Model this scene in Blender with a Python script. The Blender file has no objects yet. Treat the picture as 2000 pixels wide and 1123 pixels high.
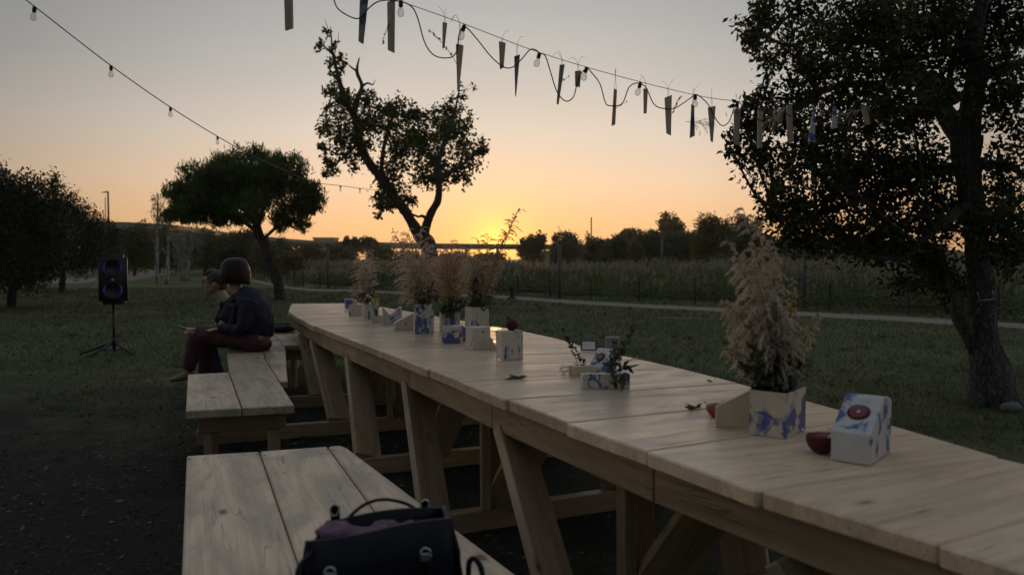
import bpy, bmesh, math, random
import numpy as np
from mathutils import Vector, Matrix, Quaternion, noise as mnoise

random.seed(7); RNG = np.random.default_rng(7)
scene = bpy.context.scene
COL = scene.collection
R = math.radians

# ------------------------------------------------------------------ camera
CAM_H, FPX = 1.30, 1500.0
PITCH = math.atan(56.5 / FPX)
cam_data = bpy.data.cameras.new('camera')
cam = bpy.data.objects.new('camera', cam_data); COL.objects.link(cam)
cam.location = (0, 0, CAM_H)
cam.rotation_euler = (math.pi / 2 - PITCH, 0, 0)
cam_data.sensor_width = 36.0
cam_data.lens = FPX / 2000 * 36.0
cam_data.clip_start = 0.05; cam_data.clip_end = 6000
cam_data.dof.use_dof = True
cam_data.dof.focus_distance = 5.2
cam_data.dof.aperture_fstop = 3.2
scene.camera = cam

def ray(u, v):
    a = (u - 1000) / FPX; b = (561.5 - v) / FPX
    cp, sp = math.cos(PITCH), math.sin(PITCH)
    return Vector((a, cp + b * sp, -sp + b * cp))
def G(u, v, z=0.0):                       # point at height z seen at that place of the photograph
    r = ray(u, v); t = (z - CAM_H) / r.z
    return Vector((r.x * t, r.y * t, z))
def D(u, v, d):                           # point at distance d (metres ahead) seen there
    r = ray(u, v); t = d / r.y
    return Vector((r.x * t, d, CAM_H + r.z * t))

# ------------------------------------------------------------------ sky, sun, exposure
SUN_DIR = ray(967, 486).normalized()
world = bpy.data.worlds.new('World'); scene.world = world; world.use_nodes = True
wn, wl = world.node_tree.nodes, world.node_tree.links
wn.clear()
w_out = wn.new('ShaderNodeOutputWorld'); w_bg = wn.new('ShaderNodeBackground')
sky = wn.new('ShaderNodeTexSky'); sky.sky_type = 'NISHITA'; sky.sun_disc = False
sky.sun_elevation = R(2.5); sky.sun_rotation = math.atan2(SUN_DIR.x, SUN_DIR.y)
sky.altitude = 0; sky.air_density = 1.0; sky.dust_density = 1.5; sky.ozone_density = 1.0
def lin(r, g, b): return tuple((c / 255 / 12.92) if c / 255 <= 0.04045 else ((c / 255 + 0.055) / 1.055) ** 2.4 for c in (r, g, b))
def wmath(op, a, b=0.0):
    m = wn.new('ShaderNodeMath'); m.operation = op
    for sock, val in ((m.inputs[0], a), (m.inputs[1], b)):
        if hasattr(val, 'is_linked'): wl.new(val, sock)
        else: sock.default_value = val
    return m.outputs[0]
def wramp(fac, stops):
    r = wn.new('ShaderNodeValToRGB'); e = r.color_ramp.elements; r.color_ramp.interpolation = 'EASE'
    r.color_ramp.interpolation = 'LINEAR'
    e[0].position, e[0].color = stops[0][0], (*stops[0][1], 1); e[1].position, e[1].color = stops[-1][0], (*stops[-1][1], 1)
    for p_, c_ in stops[1:-1]: e.new(p_).color = (*c_, 1)
    wl.new(fac, r.inputs[0]); return r.outputs[0]
def wmix(fac, a, b, blend='MIX'):
    m = wn.new('ShaderNodeMix'); m.data_type = 'RGBA'; m.blend_type = blend; m.clamp_result = False
    for sock, val in ((m.inputs[0], fac), (m.inputs[6], a), (m.inputs[7], b)):
        if hasattr(val, 'is_linked'): wl.new(val, sock)
        elif isinstance(val, (int, float)): sock.default_value = val
        else: sock.default_value = (*val, 1)
    return m.outputs[2]
w_tc = wn.new('ShaderNodeTexCoord'); w_sep = wn.new('ShaderNodeSeparateXYZ'); wl.new(w_tc.outputs['Generated'], w_sep.inputs[0])
elev = wmath('MULTIPLY', wmath('ARCSINE', wmath('MAXIMUM', w_sep.outputs[2], 0.0)), 2 / math.pi)        # 0 horizon .. 1 zenith
w_dot = wn.new('ShaderNodeVectorMath'); w_dot.operation = 'DOT_PRODUCT'; wl.new(w_tc.outputs['Generated'], w_dot.inputs[0]); w_dot.inputs[1].default_value = SUN_DIR
gam = wmath('MULTIPLY', wmath('ARCCOSINE', wmath('MINIMUM', w_dot.outputs['Value'], 1.0)), 1 / math.pi)    # 0 at the sun .. 1 opposite
# dusk colours from the horizon to the zenith
dusk = wramp(elev, [(0.0, lin(242, 176, 112)), (2.5 / 90, lin(240, 190, 138)), (5.5 / 90, lin(234, 202, 170)), (9 / 90, lin(216, 202, 186)), (13 / 90, lin(193, 188, 181)), (18 / 90, lin(176, 176, 175)), (30 / 90, lin(178, 180, 184)), (60 / 90, lin(176, 180, 188)), (1.0, lin(175, 180, 189))])
# away from the sun the sky is dimmer and cooler
fall = wramp(gam, [(0.0, (1.08, 1.03, 0.98)), (8 / 180, (1.04, 1.01, 0.99)), (15 / 180, (1.0, 0.99, 0.98)), (24 / 180, (0.80, 0.81, 0.82)), (34 / 180, (0.53, 0.55, 0.575)), (60 / 180, (0.57, 0.60, 0.64)), (90 / 180, (0.49, 0.54, 0.61)), (125 / 180, (0.17, 0.225, 0.28)), (1.0, (0.10, 0.145, 0.195))])
base_sky = wmix(1.0, dusk, fall, 'MULTIPLY')
# Nishita scattering, compressed to what the camera recorded
n_s = wmix(1.0, sky.outputs[0], (0.06, 0.06, 0.06), 'MULTIPLY')
n_c = wmix(1.0, n_s, wmix(1.0, n_s, (1.0, 1.0, 1.0), 'ADD'), 'DIVIDE')
col = wmix(0.06, base_sky, n_c)
# aureole round the setting sun, and the disc itself
g1 = wmath('POWER', 2.718, wmath('MULTIPLY', gam, -180 / 3.6)); g2 = wmath('POWER', 2.718, wmath('MULTIPLY', gam, -180 / 1.1))
def scaled(val, c):
    cb = wn.new('ShaderNodeCombineColor'); 
    for i in range(3): wl.new(wmath('MULTIPLY', val, c[i]), cb.inputs[i])
    return cb.outputs[0]
col = wmix(1.0, col, scaled(g1, (0.36, 0.12, -0.08)), 'ADD')
col = wmix(1.0, col, scaled(g2, (2.2, 0.95, 0.08)), 'ADD')
disc = wmath('LESS_THAN', gam, 0.36 / 180)
col = wmix(1.0, col, scaled(disc, (6.0, 4.2, 1.6)), 'ADD')
wl.new(col, w_bg.inputs['Color']); w_bg.inputs['Strength'].default_value = 1.0
wl.new(w_bg.outputs[0], w_out.inputs['Surface'])

sun_data = bpy.data.lights.new('sun', 'SUN'); sun_data.energy = 2.0; sun_data.angle = R(0.6)
sun_data.color = (1.0, 0.50, 0.20)
sun = bpy.data.objects.new('sun', sun_data); COL.objects.link(sun)
sun.rotation_euler = (-SUN_DIR).to_track_quat('-Z', 'Y').to_euler()

scene.view_settings.view_transform = 'Standard'; scene.view_settings.look = 'None'
scene.view_settings.exposure = 0.22; scene.view_settings.gamma = 1.0
scene.view_settings.use_curve_mapping = False
scene.render.engine = 'CYCLES'
scene.cycles.max_bounces = 8; scene.cycles.transparent_max_bounces = 12

# ------------------------------------------------------------------ materials
def new_mat(name):
    m = bpy.data.materials.new(name); m.use_nodes = True
    nt = m.node_tree; bsdf = nt.nodes['Principled BSDF']
    return m, nt, bsdf
def N(nt, typ, **kw):
    n = nt.nodes.new(typ)
    for k, v in kw.items():
        if k in n.inputs.keys() if hasattr(n.inputs, 'keys') else False: n.inputs[k].default_value = v
        else: setattr(n, k, v)
    return n
def ramp(nt, stops, interp='LINEAR'):
    r = nt.nodes.new('ShaderNodeValToRGB'); r.color_ramp.interpolation = interp
    e = r.color_ramp.elements
    while len(e) > 1: e.remove(e[-1])
    e[0].position = stops[0][0]; e[0].color = (*stops[0][1], 1)
    for p, c in stops[1:]:
        x = e.new(p); x.color = (*c, 1)
    return r
def mixc(nt, fac, a, b, blend='MIX'):
    m = nt.nodes.new('ShaderNodeMix'); m.data_type = 'RGBA'; m.blend_type = blend
    for sock, val in ((m.inputs[0], fac), (m.inputs[6], a), (m.inputs[7], b)):
        if hasattr(val, 'is_linked'): nt.links.new(val, sock)
        elif isinstance(val, (int, float)): sock.default_value = val
        else: sock.default_value = (*val, 1)
    return m.outputs[2]
def mathn(nt, op, a, b=0.0):
    m = nt.nodes.new('ShaderNodeMath'); m.operation = op
    for sock, val in ((m.inputs[0], a), (m.inputs[1], b)):
        if hasattr(val, 'is_linked'): nt.links.new(val, sock)
        else: sock.default_value = val
    return m.outputs[0]
def coords(nt, scale=(1, 1, 1), kind='Object', rnd=0.0):
    tc = nt.nodes.new('ShaderNodeTexCoord'); mp = nt.nodes.new('ShaderNodeMapping')
    mp.inputs['Scale'].default_value = scale
    nt.links.new(tc.outputs[kind], mp.inputs['Vector'])
    if rnd:
        oi = nt.nodes.new('ShaderNodeObjectInfo'); k = mathn(nt, 'MULTIPLY', oi.outputs['Random'], rnd)
        cb = nt.nodes.new('ShaderNodeCombineXYZ')
        for i in range(3): nt.links.new(k, cb.inputs[i])
        nt.links.new(cb.outputs[0], mp.inputs['Location'])
    return mp.outputs[0]
def noise_t(nt, vec, scale, detail=4, rough=0.5, dist=0.0):
    n = nt.nodes.new('ShaderNodeTexNoise'); n.inputs['Scale'].default_value = scale
    n.inputs['Detail'].default_value = detail; n.inputs['Roughness'].default_value = rough
    n.inputs['Distortion'].default_value = dist
    nt.links.new(vec, n.inputs['Vector']); return n.outputs['Fac']
def bump(nt, bsdf, h, strength=0.3, dist=0.01):
    b = nt.nodes.new('ShaderNodeBump'); b.inputs['Strength'].default_value = strength
    b.inputs['Distance'].default_value = dist
    nt.links.new(h, b.inputs['Height']); nt.links.new(b.outputs[0], bsdf.inputs['Normal'])

def plain(name, col, rough=0.6, metal=0.0, var=0.25, scale=18.0, spec=0.5, bumps=0.15):
    m, nt, b = new_mat(name)
    f = noise_t(nt, coords(nt), scale, 5, 0.6)
    lo = tuple(c * (1 - var) for c in col); hi = tuple(min(1, c * (1 + var)) for c in col)
    r = ramp(nt, [(0.3, lo), (0.7, hi)]); nt.links.new(f, r.inputs[0]); nt.links.new(r.outputs[0], b.inputs['Base Color'])
    b.inputs['Roughness'].default_value = rough; b.inputs['Metallic'].default_value = metal
    b.inputs['Specular IOR Level'].default_value = spec
    if bumps: bump(nt, b, f, bumps, 0.004)
    return m

def wood(name, light, dark, grey=(0.30, 0.285, 0.27), weather=0.5, rough=0.5, knot=1.0):
    # grain runs along the object's own x axis; every plank has its own figure
    m, nt, b = new_mat(name)
    v = coords(nt, (1.1, 13, 13), rnd=37.0)
    g1 = noise_t(nt, v, 1.6, 6, 0.62, 0.6)
    g2 = noise_t(nt, coords(nt, (0.6, 40, 40), rnd=91.0), 2.2, 5, 0.6, 0.3)
    r = ramp(nt, [(0.30, dark), (0.52, light), (0.75, tuple(min(1, c * 1.12) for c in light))])
    nt.links.new(g1, r.inputs[0])
    g2r = ramp(nt, [(0.42, (0, 0, 0)), (0.68, (0.5,) * 3)]); nt.links.new(g2, g2r.inputs[0])
    c = mixc(nt, g2r.outputs[0], r.outputs[0], dark)
    st = noise_t(nt, coords(nt, (1.4, 4.0, 4.0), rnd=53.0), 1.7, 5, 0.6, 0.8)
    rs = ramp(nt, [(0.44, (0, 0, 0)), (0.62, (weather,) * 3)]); nt.links.new(st, rs.inputs[0])
    c = mixc(nt, rs.outputs[0], c, grey)
    # brown blotches and reddish resin streaks
    bl = noise_t(nt, coords(nt, (0.9, 2.6, 2.6), rnd=17.0), 3.1, 4, 0.55, 0.4)
    rb = ramp(nt, [(0.60, (0, 0, 0)), (0.74, (0.55,) * 3)]); nt.links.new(bl, rb.inputs[0])
    c = mixc(nt, rb.outputs[0], c, (light[0] * 0.62, light[1] * 0.48, light[2] * 0.36))
    # knots
    vo = nt.nodes.new('ShaderNodeTexVoronoi'); vo.inputs['Scale'].default_value = 2.6
    nt.links.new(coords(nt, (1.0, 2.1, 2.1), rnd=71.0), vo.inputs['Vector'])
    rk = ramp(nt, [(0.045, (knot,) * 3), (0.085, (0.3 * knot,) * 3), (0.15, (0, 0, 0))]); nt.links.new(vo.outputs['Distance'], rk.inputs[0])
    c = mixc(nt, rk.outputs[0], c, (0.10, 0.055, 0.03))
    # drying cracks
    ck = noise_t(nt, coords(nt, (0.55, 9, 9), rnd=23.0), 1.5, 3, 0.55, 0.9)
    cd = mathn(nt, 'ABSOLUTE', mathn(nt, 'SUBTRACT', ck, 0.47)); rc = ramp(nt, [(0.003, (0.7 * min(1, knot + .2),) * 3), (0.009, (0, 0, 0))]); nt.links.new(cd, rc.inputs[0])
    cm = noise_t(nt, coords(nt, (1.3, 2.0, 2.0), rnd=47.0), 2.0, 2); rcm = ramp(nt, [(0.50, (0, 0, 0)), (0.60, (1, 1, 1))]); nt.links.new(cm, rcm.inputs[0])
    c = mixc(nt, mathn(nt, 'MULTIPLY', rc.outputs[0], rcm.outputs[0]), c, (0.07, 0.045, 0.028))
    oi = nt.nodes.new('ShaderNodeObjectInfo')
    rv = ramp(nt, [(0.0, (0.74, 0.73, 0.72)), (0.5, (0.95, 0.92, 0.88)), (1.0, (1.12, 1.10, 1.06))]); nt.links.new(oi.outputs['Random'], rv.inputs[0])
    c = mixc(nt, 1.0, c, rv.outputs[0], 'MULTIPLY')
    nt.links.new(c, b.inputs['Base Color'])
    rr = ramp(nt, [(0.3, (rough - 0.08,) * 3), (0.7, (rough + 0.16,) * 3)]); nt.links.new(st, rr.inputs[0])
    nt.links.new(rr.outputs[0], b.inputs['Roughness'])
    b.inputs['Specular IOR Level'].default_value = 0.4
    hs = mathn(nt, 'ADD', mathn(nt, 'MULTIPLY', g2, 0.6), g1)
    bump(nt, b, hs, 0.35, 0.004)
    return m

def leaf_mat(name, cols, trans=0.35, rough=0.55):
    m, nt, b = new_mat(name)
    ge = nt.nodes.new('ShaderNodeNewGeometry')
    r = ramp(nt, [(i / max(1, len(cols) - 1), c) for i, c in enumerate(cols)])
    nt.links.new(ge.outputs['Random Per Island'], r.inputs[0])
    n = noise_t(nt, coords(nt), 1.2, 3, 0.6)
    rn = ramp(nt, [(0.3, (0.7, 0.7, 0.7)), (0.7, (1.25, 1.25, 1.2))]); nt.links.new(n, rn.inputs[0])
    c = mixc(nt, 1.0, r.outputs[0], rn.outputs[0], 'MULTIPLY')
    nt.links.new(c, b.inputs['Base Color']); b.inputs['Roughness'].default_value = rough
    b.inputs['Specular IOR Level'].default_value = 0.25
    if trans:
        t = nt.nodes.new('ShaderNodeBsdfTranslucent'); nt.links.new(c, t.inputs['Color'])
        mx = nt.nodes.new('ShaderNodeMixShader'); mx.inputs[0].default_value = trans
        nt.links.new(b.outputs[0], mx.inputs[1]); nt.links.new(t.outputs[0], mx.inputs[2])
        nt.links.new(mx.outputs[0], nt.nodes['Material Output'].inputs['Surface'])
    return m

def painted_block_mat(name, body, amount=0.5, direction='drip', blue=(0.018, 0.045, 0.22)):
    m, nt, b = new_mat(name)
    base = noise_t(nt, coords(nt, (30, 30, 4), rnd=11.0), 1.0, 4, 0.6)
    r = ramp(nt, [(0.3, tuple(c * 0.86 for c in body)), (0.7, body)]); nt.links.new(base, r.inputs[0])
    sc = {'drip': (26, 26, 6), 'slash': (14, 14, 20), 'blot': (14, 14, 12)}[direction]
    v = coords(nt, sc, rnd=63.0)
    if direction == 'slash':
        mp = v.node; mp.vector_type = 'TEXTURE'; mp.inputs['Rotation'].default_value = (0.55, 0.75, 0.3); mp.inputs['Scale'].default_value = (1 / 3, 1 / 30, 1 / 30)
    p = noise_t(nt, v, 1.0, 3, 0.62, 0.5)
    big = noise_t(nt, coords(nt, (9, 9, 9), rnd=29.0), 1.0, 2, 0.5)
    s = mathn(nt, 'ADD', mathn(nt, 'MULTIPLY', p, 0.6), mathn(nt, 'MULTIPLY', big, 0.4))
    t = 0.66 - 0.26 * amount
    rm = ramp(nt, [(t, (0, 0, 0)), (t + 0.045, (0.92,) * 3)]); nt.links.new(s, rm.inputs[0])
    fine = noise_t(nt, coords(nt, (60, 60, 12)), 1.0, 4, 0.7)
    rf = ramp(nt, [(0.3, blue), (0.75, (blue[0] * 3.4, blue[1] * 2.8, blue[2] * 1.6))]); nt.links.new(fine, rf.inputs[0])
    c = mixc(nt, rm.outputs[0], r.outputs[0], rf.outputs[0])
    nt.links.new(c, b.inputs['Base Color']); b.inputs['Roughness'].default_value = 0.62
    bump(nt, b, p, 0.15, 0.003)
    return m

M = {}
M['table'] = wood('pale_table_boards', (0.80, 0.61, 0.415), (0.56, 0.395, 0.25), (0.47, 0.41, 0.34), 0.45, 0.32, 0.7)
M['bench'] = wood('pale_bench_boards', (0.70, 0.535, 0.37), (0.46, 0.33, 0.21), (0.32, 0.28, 0.235), 0.58, 0.42, 1.0)
M['frame'] = wood('pine_frame', (0.45, 0.325, 0.20), (0.29, 0.195, 0.115), (0.22, 0.185, 0.145), 0.35, 0.5, 1.0)
M['stake'] = wood('grey_stake_wood', (0.66, 0.54, 0.41), (0.46, 0.37, 0.27), (0.42, 0.38, 0.33), 0.6, 0.6, 0.8)
M['block'] = painted_block_mat('cream_block', (0.68, 0.59, 0.46), 0.26, 'blot')
M['drip'] = painted_block_mat('cream_block_drips', (0.70, 0.62, 0.50), 0.55, 'drip')
M['slash'] = painted_block_mat('cream_block_strokes', (0.70, 0.62, 0.50), 0.52, 'slash')
M['blot'] = painted_block_mat('cream_block_blots', (0.68, 0.59, 0.45), 0.58, 'blot')
M['bare_block'] = painted_block_mat('cream_block_bare', (0.64, 0.53, 0.38), 0.0, 'blot')
M['whiteblue'] = painted_block_mat('white_block_blue', (0.62, 0.60, 0.56), 0.55, 'blot')
M['black'] = plain('black_plastic', (0.012, 0.012, 0.014), 0.45)
M['rubber'] = plain('black_rubber', (0.015, 0.015, 0.015), 0.7)
M['wire'] = plain('dark_wire', (0.03, 0.03, 0.03), 0.6, bumps=0)
M['twine'] = plain('brown_twine', (0.16, 0.11, 0.07), 0.8, bumps=0)
M['metal'] = plain('brushed_silver', (0.62, 0.60, 0.57), 0.3, 1.0, bumps=0)
M['post'] = plain('grey_painted_post', (0.10, 0.11, 0.11), 0.6)
M['concrete'] = plain('grey_concrete', (0.20, 0.19, 0.175), 0.85, var=0.2, scale=0.6)
M['bark'] = None
def bark_mat(name, col, scale=14.0, strength=0.9):
    m, nt, b = new_mat(name)
    v = coords(nt, (1, 1, 0.38))
    vo = nt.nodes.new('ShaderNodeTexVoronoi'); vo.feature = 'DISTANCE_TO_EDGE'; vo.inputs['Scale'].default_value = scale
    nv = nt.nodes.new('ShaderNodeTexNoise'); nv.inputs['Scale'].default_value = 9; nt.links.new(v, nv.inputs['Vector'])
    mx = mixc(nt, 0.10, v, nv.outputs['Color']); nt.links.new(mx, vo.inputs['Vector'])
    n = noise_t(nt, v, 30, 5, 0.65)
    h = mathn(nt, 'ADD', mathn(nt, 'MINIMUM', mathn(nt, 'MULTIPLY', vo.outputs['Distance'], 3.0), 0.6), mathn(nt, 'MULTIPLY', n, 0.6))
    r = ramp(nt, [(0.15, tuple(c * 0.35 for c in col)), (0.6, col), (1.0, tuple(c * 1.6 for c in col))])
    nt.links.new(h, r.inputs[0]); nt.links.new(r.outputs[0], b.inputs['Base Color'])
    b.inputs['Roughness'].default_value = 0.9; bump(nt, b, h, strength, 0.03)
    return m
M['bark'] = bark_mat('cork_bark', (0.075, 0.068, 0.058), 30, 0.7)
M['bark_far'] = bark_mat('dark_bark', (0.05, 0.045, 0.04), 6)
M['bark_pale'] = bark_mat('pale_bark', (0.34, 0.32, 0.30), 5, 0.3)
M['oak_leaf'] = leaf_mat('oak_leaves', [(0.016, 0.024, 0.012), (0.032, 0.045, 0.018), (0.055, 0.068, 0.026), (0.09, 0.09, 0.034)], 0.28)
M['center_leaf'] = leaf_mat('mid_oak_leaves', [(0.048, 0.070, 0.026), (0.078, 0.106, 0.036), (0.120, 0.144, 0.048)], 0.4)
M['pine'] = leaf_mat('pine_needles', [(0.049, 0.094, 0.023), (0.084, 0.145, 0.034), (0.126, 0.189, 0.047)], 0.35)
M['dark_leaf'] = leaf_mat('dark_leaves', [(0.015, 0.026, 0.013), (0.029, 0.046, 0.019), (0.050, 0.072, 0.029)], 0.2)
M['bush'] = leaf_mat('bush_leaves', [(0.063, 0.087, 0.036), (0.105, 0.132, 0.050), (0.154, 0.165, 0.062)], 0.35)
M['olive'] = leaf_mat('olive_leaves', [(0.091, 0.108, 0.050), (0.143, 0.149, 0.066), (0.195, 0.182, 0.078)], 0.38)
M['yellow_leaf'] = leaf_mat('yellowing_leaves', [(0.106, 0.111, 0.030), (0.175, 0.163, 0.041), (0.225, 0.182, 0.048)], 0.4)
M['grey_twig'] = leaf_mat('pale_twigs', [(0.14, 0.13, 0.11), (0.2, 0.185, 0.16), (0.26, 0.24, 0.2)], 0.2)
M['reed'] = leaf_mat('reed_blades', [(0.066, 0.099, 0.036), (0.102, 0.140, 0.050), (0.168, 0.185, 0.074)], 0.45)
M['reed_plume'] = leaf_mat('reed_plumes', [(0.20, 0.17, 0.12), (0.30, 0.26, 0.19), (0.40, 0.345, 0.255)], 0.5)
M['grass'] = leaf_mat('grass_blades', [(0.048, 0.066, 0.026), (0.082, 0.104, 0.042), (0.15, 0.15, 0.07)], 0.3)
M['litter'] = leaf_mat('leaf_litter', [(0.05, 0.04, 0.03), (0.075, 0.065, 0.05), (0.12, 0.105, 0.085), (0.20, 0.185, 0.16)], 0.0, 0.8)
M['pampas'] = leaf_mat('pampas_plume', [(0.515, 0.439, 0.350), (0.659, 0.578, 0.475), (0.803, 0.728, 0.621)], 0.5, 0.7)
M['pampas_gold'] = leaf_mat('golden_pampas_plume', [(0.44, 0.31, 0.21), (0.58, 0.43, 0.30), (0.70, 0.54, 0.38)], 0.55, 0.7)
M['sprig'] = leaf_mat('sprig_leaves', [(0.035, 0.055, 0.028), (0.06, 0.085, 0.04), (0.09, 0.11, 0.055)], 0.3)
M['sprig_grey'] = leaf_mat('grey_green_leaves', [(0.12, 0.15, 0.12), (0.18, 0.21, 0.17)], 0.25)
M['seedhead'] = leaf_mat('black_seedheads', [(0.012, 0.01, 0.01), (0.03, 0.022, 0.02)], 0.0)
M['redberry'] = leaf_mat('rust_flowers', [(0.20, 0.05, 0.025), (0.34, 0.09, 0.04)], 0.3)
M['yellowflower'] = leaf_mat('yellow_flowers', [(0.45, 0.28, 0.03), (0.62, 0.42, 0.06)], 0.3)
M['whiteflower'] = leaf_mat('white_flowers', [(0.55, 0.52, 0.45), (0.7, 0.68, 0.6)], 0.3)
M['stem'] = plain('green_stem', (0.07, 0.08, 0.035), 0.7, bumps=0)
M['pomegranate'] = plain('pomegranate_skin', (0.075, 0.012, 0.014), 0.5, var=0.5, scale=40, spec=0.3)
M['pomegranate_light'] = plain('pale_red_pomegranate_skin', (0.26, 0.055, 0.03), 0.45, var=0.4, scale=30)
M['pulp'] = plain('pomegranate_pulp', (0.17, 0.012, 0.022), 0.35, var=0.5, scale=160)
M['pith'] = plain('pomegranate_pith', (0.72, 0.55, 0.42), 0.6)
M['skin'] = plain('skin', (0.46, 0.27, 0.19), 0.5, var=0.08, bumps=0)
M['navy'] = plain('navy_knit', (0.009, 0.012, 0.026), 0.85, var=0.25, scale=90)
M['navy2'] = plain('navy_polo', (0.012, 0.015, 0.027), 0.85, var=0.25, scale=90)
M['burgundy'] = plain('burgundy_trousers', (0.085, 0.026, 0.032), 0.8, var=0.2, scale=60)
M['jeans'] = plain('dark_jeans', (0.02, 0.026, 0.045), 0.85, var=0.25, scale=60)
M['striped'] = plain('pale_shirt_hem', (0.34, 0.22, 0.20), 0.8)
M['hair_red'] = plain('auburn_hair', (0.024, 0.010, 0.006), 0.5, var=0.5, scale=40, spec=0.25, bumps=0)
M['hair_dark'] = plain('short_grey_brown_hair', (0.045, 0.036, 0.03), 0.55, var=0.4, scale=60)
M['shoe'] = plain('tan_shoe', (0.20, 0.15, 0.09), 0.6)
M['bagblack'] = plain('navy_leather', (0.006, 0.007, 0.012), 0.5, var=0.3, scale=120, spec=0.25)
M['pinkcloth'] = plain('mauve_cloth', (0.15, 0.075, 0.115), 0.9, var=0.3, scale=60)
M['redcloth'] = plain('red_packet', (0.30, 0.03, 0.03), 0.5)
M['whitecloth'] = plain('white_tissue', (0.7, 0.68, 0.7), 0.8)
M['greyplastic'] = plain('grey_plastic', (0.27, 0.26, 0.25), 0.6)
def emit(name, col, s):
    m, nt, b = new_mat(name); b.inputs['Base Color'].default_value = (*[c * 0.2 for c in col], 1)
    b.inputs['Emission Color'].default_value = (*col, 1); b.inputs['Emission Strength'].default_value = s
    f = noise_t(nt, coords(nt), 30, 2); nt.links.new(mathn(nt, 'MULTIPLY', mathn(nt, 'ADD', f, 0.5), s), b.inputs['Emission Strength'])
    return m
M['purple'] = emit('purple_light_ring', (0.20, 0.06, 0.62), 0.04)
M['screen'] = emit('pale_screen', (0.75, 0.78, 0.8), 0.08)
def glass_mat():
    m, nt, b = new_mat('clear_bulb_glass'); nt.nodes.remove(b)
    t = nt.nodes.new('ShaderNodeBsdfTransparent'); t.inputs[0].default_value = (0.86, 0.86, 0.84, 1)
    gl = nt.nodes.new('ShaderNodeBsdfGlossy'); gl.inputs['Roughness'].default_value = 0.03
    lw = nt.nodes.new('ShaderNodeLayerWeight'); lw.inputs['Blend'].default_value = 0.28
    mx = nt.nodes.new('ShaderNodeMixShader'); nt.links.new(lw.outputs['Facing'], mx.inputs[0]); nt.links.new(t.outputs[0], mx.inputs[1]); nt.links.new(gl.outputs[0], mx.inputs[2])
    nt.links.new(mx.outputs[0], nt.nodes['Material Output'].inputs['Surface']); return m
M['glass'] = glass_mat()

# ------------------------------------------------------------------ object helpers
def tag(o, label=None, cat=None, group=None, kind=None):
    if label: o['label'] = label
    if cat: o['category'] = cat
    if group: o['group'] = group
    if kind: o['kind'] = kind
    return o
def empty(name, loc=(0, 0, 0), rz=0.0):
    o = bpy.data.objects.new(name, None); o.empty_display_size = 0.1
    o.location = loc; o.rotation_euler = (0, 0, rz); COL.objects.link(o); return o
def link(name, me, mat, parent=None, mw=None, smooth=False):
    o = bpy.data.objects.new(name, me); COL.objects.link(o)
    if mat is not None: me.materials.append(mat)
    if smooth: me.polygons.foreach_set('use_smooth', [True] * len(me.polygons))
    if mw is not None: o.matrix_world = mw
    if parent is not None:
        pm = parent_world(parent); o.parent = parent; o.matrix_parent_inverse = pm.inverted()
    return o
def parent_world(p):
    m = p.matrix_basis.copy()
    if p.parent: m = parent_world(p.parent) @ p.matrix_parent_inverse @ m
    return m
def pydata(name, vs, fs, mat, parent=None, smooth=False, origin=None):
    me = bpy.data.meshes.new(name)
    o0 = Vector(origin) if origin is not None else Vector((0, 0, 0))
    me.from_pydata([tuple(Vector(v) - o0) for v in vs], [], fs); me.update()
    return link(name, me, mat, parent, Matrix.Translation(o0), smooth)
def bm_obj(name, bm, mat, parent=None, mw=None, smooth=False):
    bmesh.ops.recalc_face_normals(bm, faces=bm.faces[:])
    me = bpy.data.meshes.new(name); bm.to_mesh(me); bm.free()
    return link(name, me, mat, parent, mw, smooth)
def frame_of(a, b, up=Vector((0, 0, 1))):
    x = (b - a).normalized(); y = up.cross(x)
    if y.length < 1e-4: y = Vector((0, 1, 0))
    y.normalize(); z = x.cross(y)
    return Matrix((( x.x, y.x, z.x, 0), (x.y, y.y, z.y, 0), (x.z, y.z, z.z, 0), (0, 0, 0, 1)))
def prism(name, poly, z0, z1, mat, parent=None, along=None, bev=0.004):
    # plank with a polygonal outline; local x follows the longest side so the grain runs along it
    pts = [Vector((p[0], p[1], 0)) for p in poly]
    c = sum(pts, Vector()) / len(pts)
    if along is None:
        e = max(((pts[i], pts[(i + 1) % len(pts)]) for i in range(len(pts))), key=lambda q: (q[1] - q[0]).length)
        along = e[1] - e[0]
    ang = math.atan2(along.y, along.x)
    mw = Matrix.Translation((c.x, c.y, z1)) @ Matrix.Rotation(ang, 4, 'Z'); inv = mw.inverted()
    bm = bmesh.new()
    top = [bm.verts.new(inv @ Vector((p.x, p.y, z1))) for p in pts]
    bot = [bm.verts.new(inv @ Vector((p.x, p.y, z0))) for p in pts]
    n = len(pts)
    bm.faces.new(top); bm.faces.new(bot[::-1])
    for i in range(n): bm.faces.new((top[i], bot[i], bot[(i + 1) % n], top[(i + 1) % n]))
    if bev: bmesh.ops.bevel(bm, geom=bm.edges[:], offset=bev, segments=1, affect='EDGES')
    return bm_obj(name, bm, mat, parent, mw)
def beam(name, a, b, w, h, mat, parent=None, up=Vector((0, 0, 1)), bev=0.004):
    # straight timber from a to b; w across, h along "up"
    a, b = Vector(a), Vector(b); L = (b - a).length
    mw = Matrix.Translation((a + b) / 2) @ frame_of(a, b, up)
    bm = bmesh.new(); bmesh.ops.create_cube(bm, size=1.0)
    bmesh.ops.scale(bm, vec=(L, w, h), verts=bm.verts[:])
    if bev: bmesh.ops.bevel(bm, geom=bm.edges[:], offset=min(bev, w / 4, h / 4), segments=1, affect='EDGES')
    return bm_obj(name, bm, mat, parent, mw)
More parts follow.
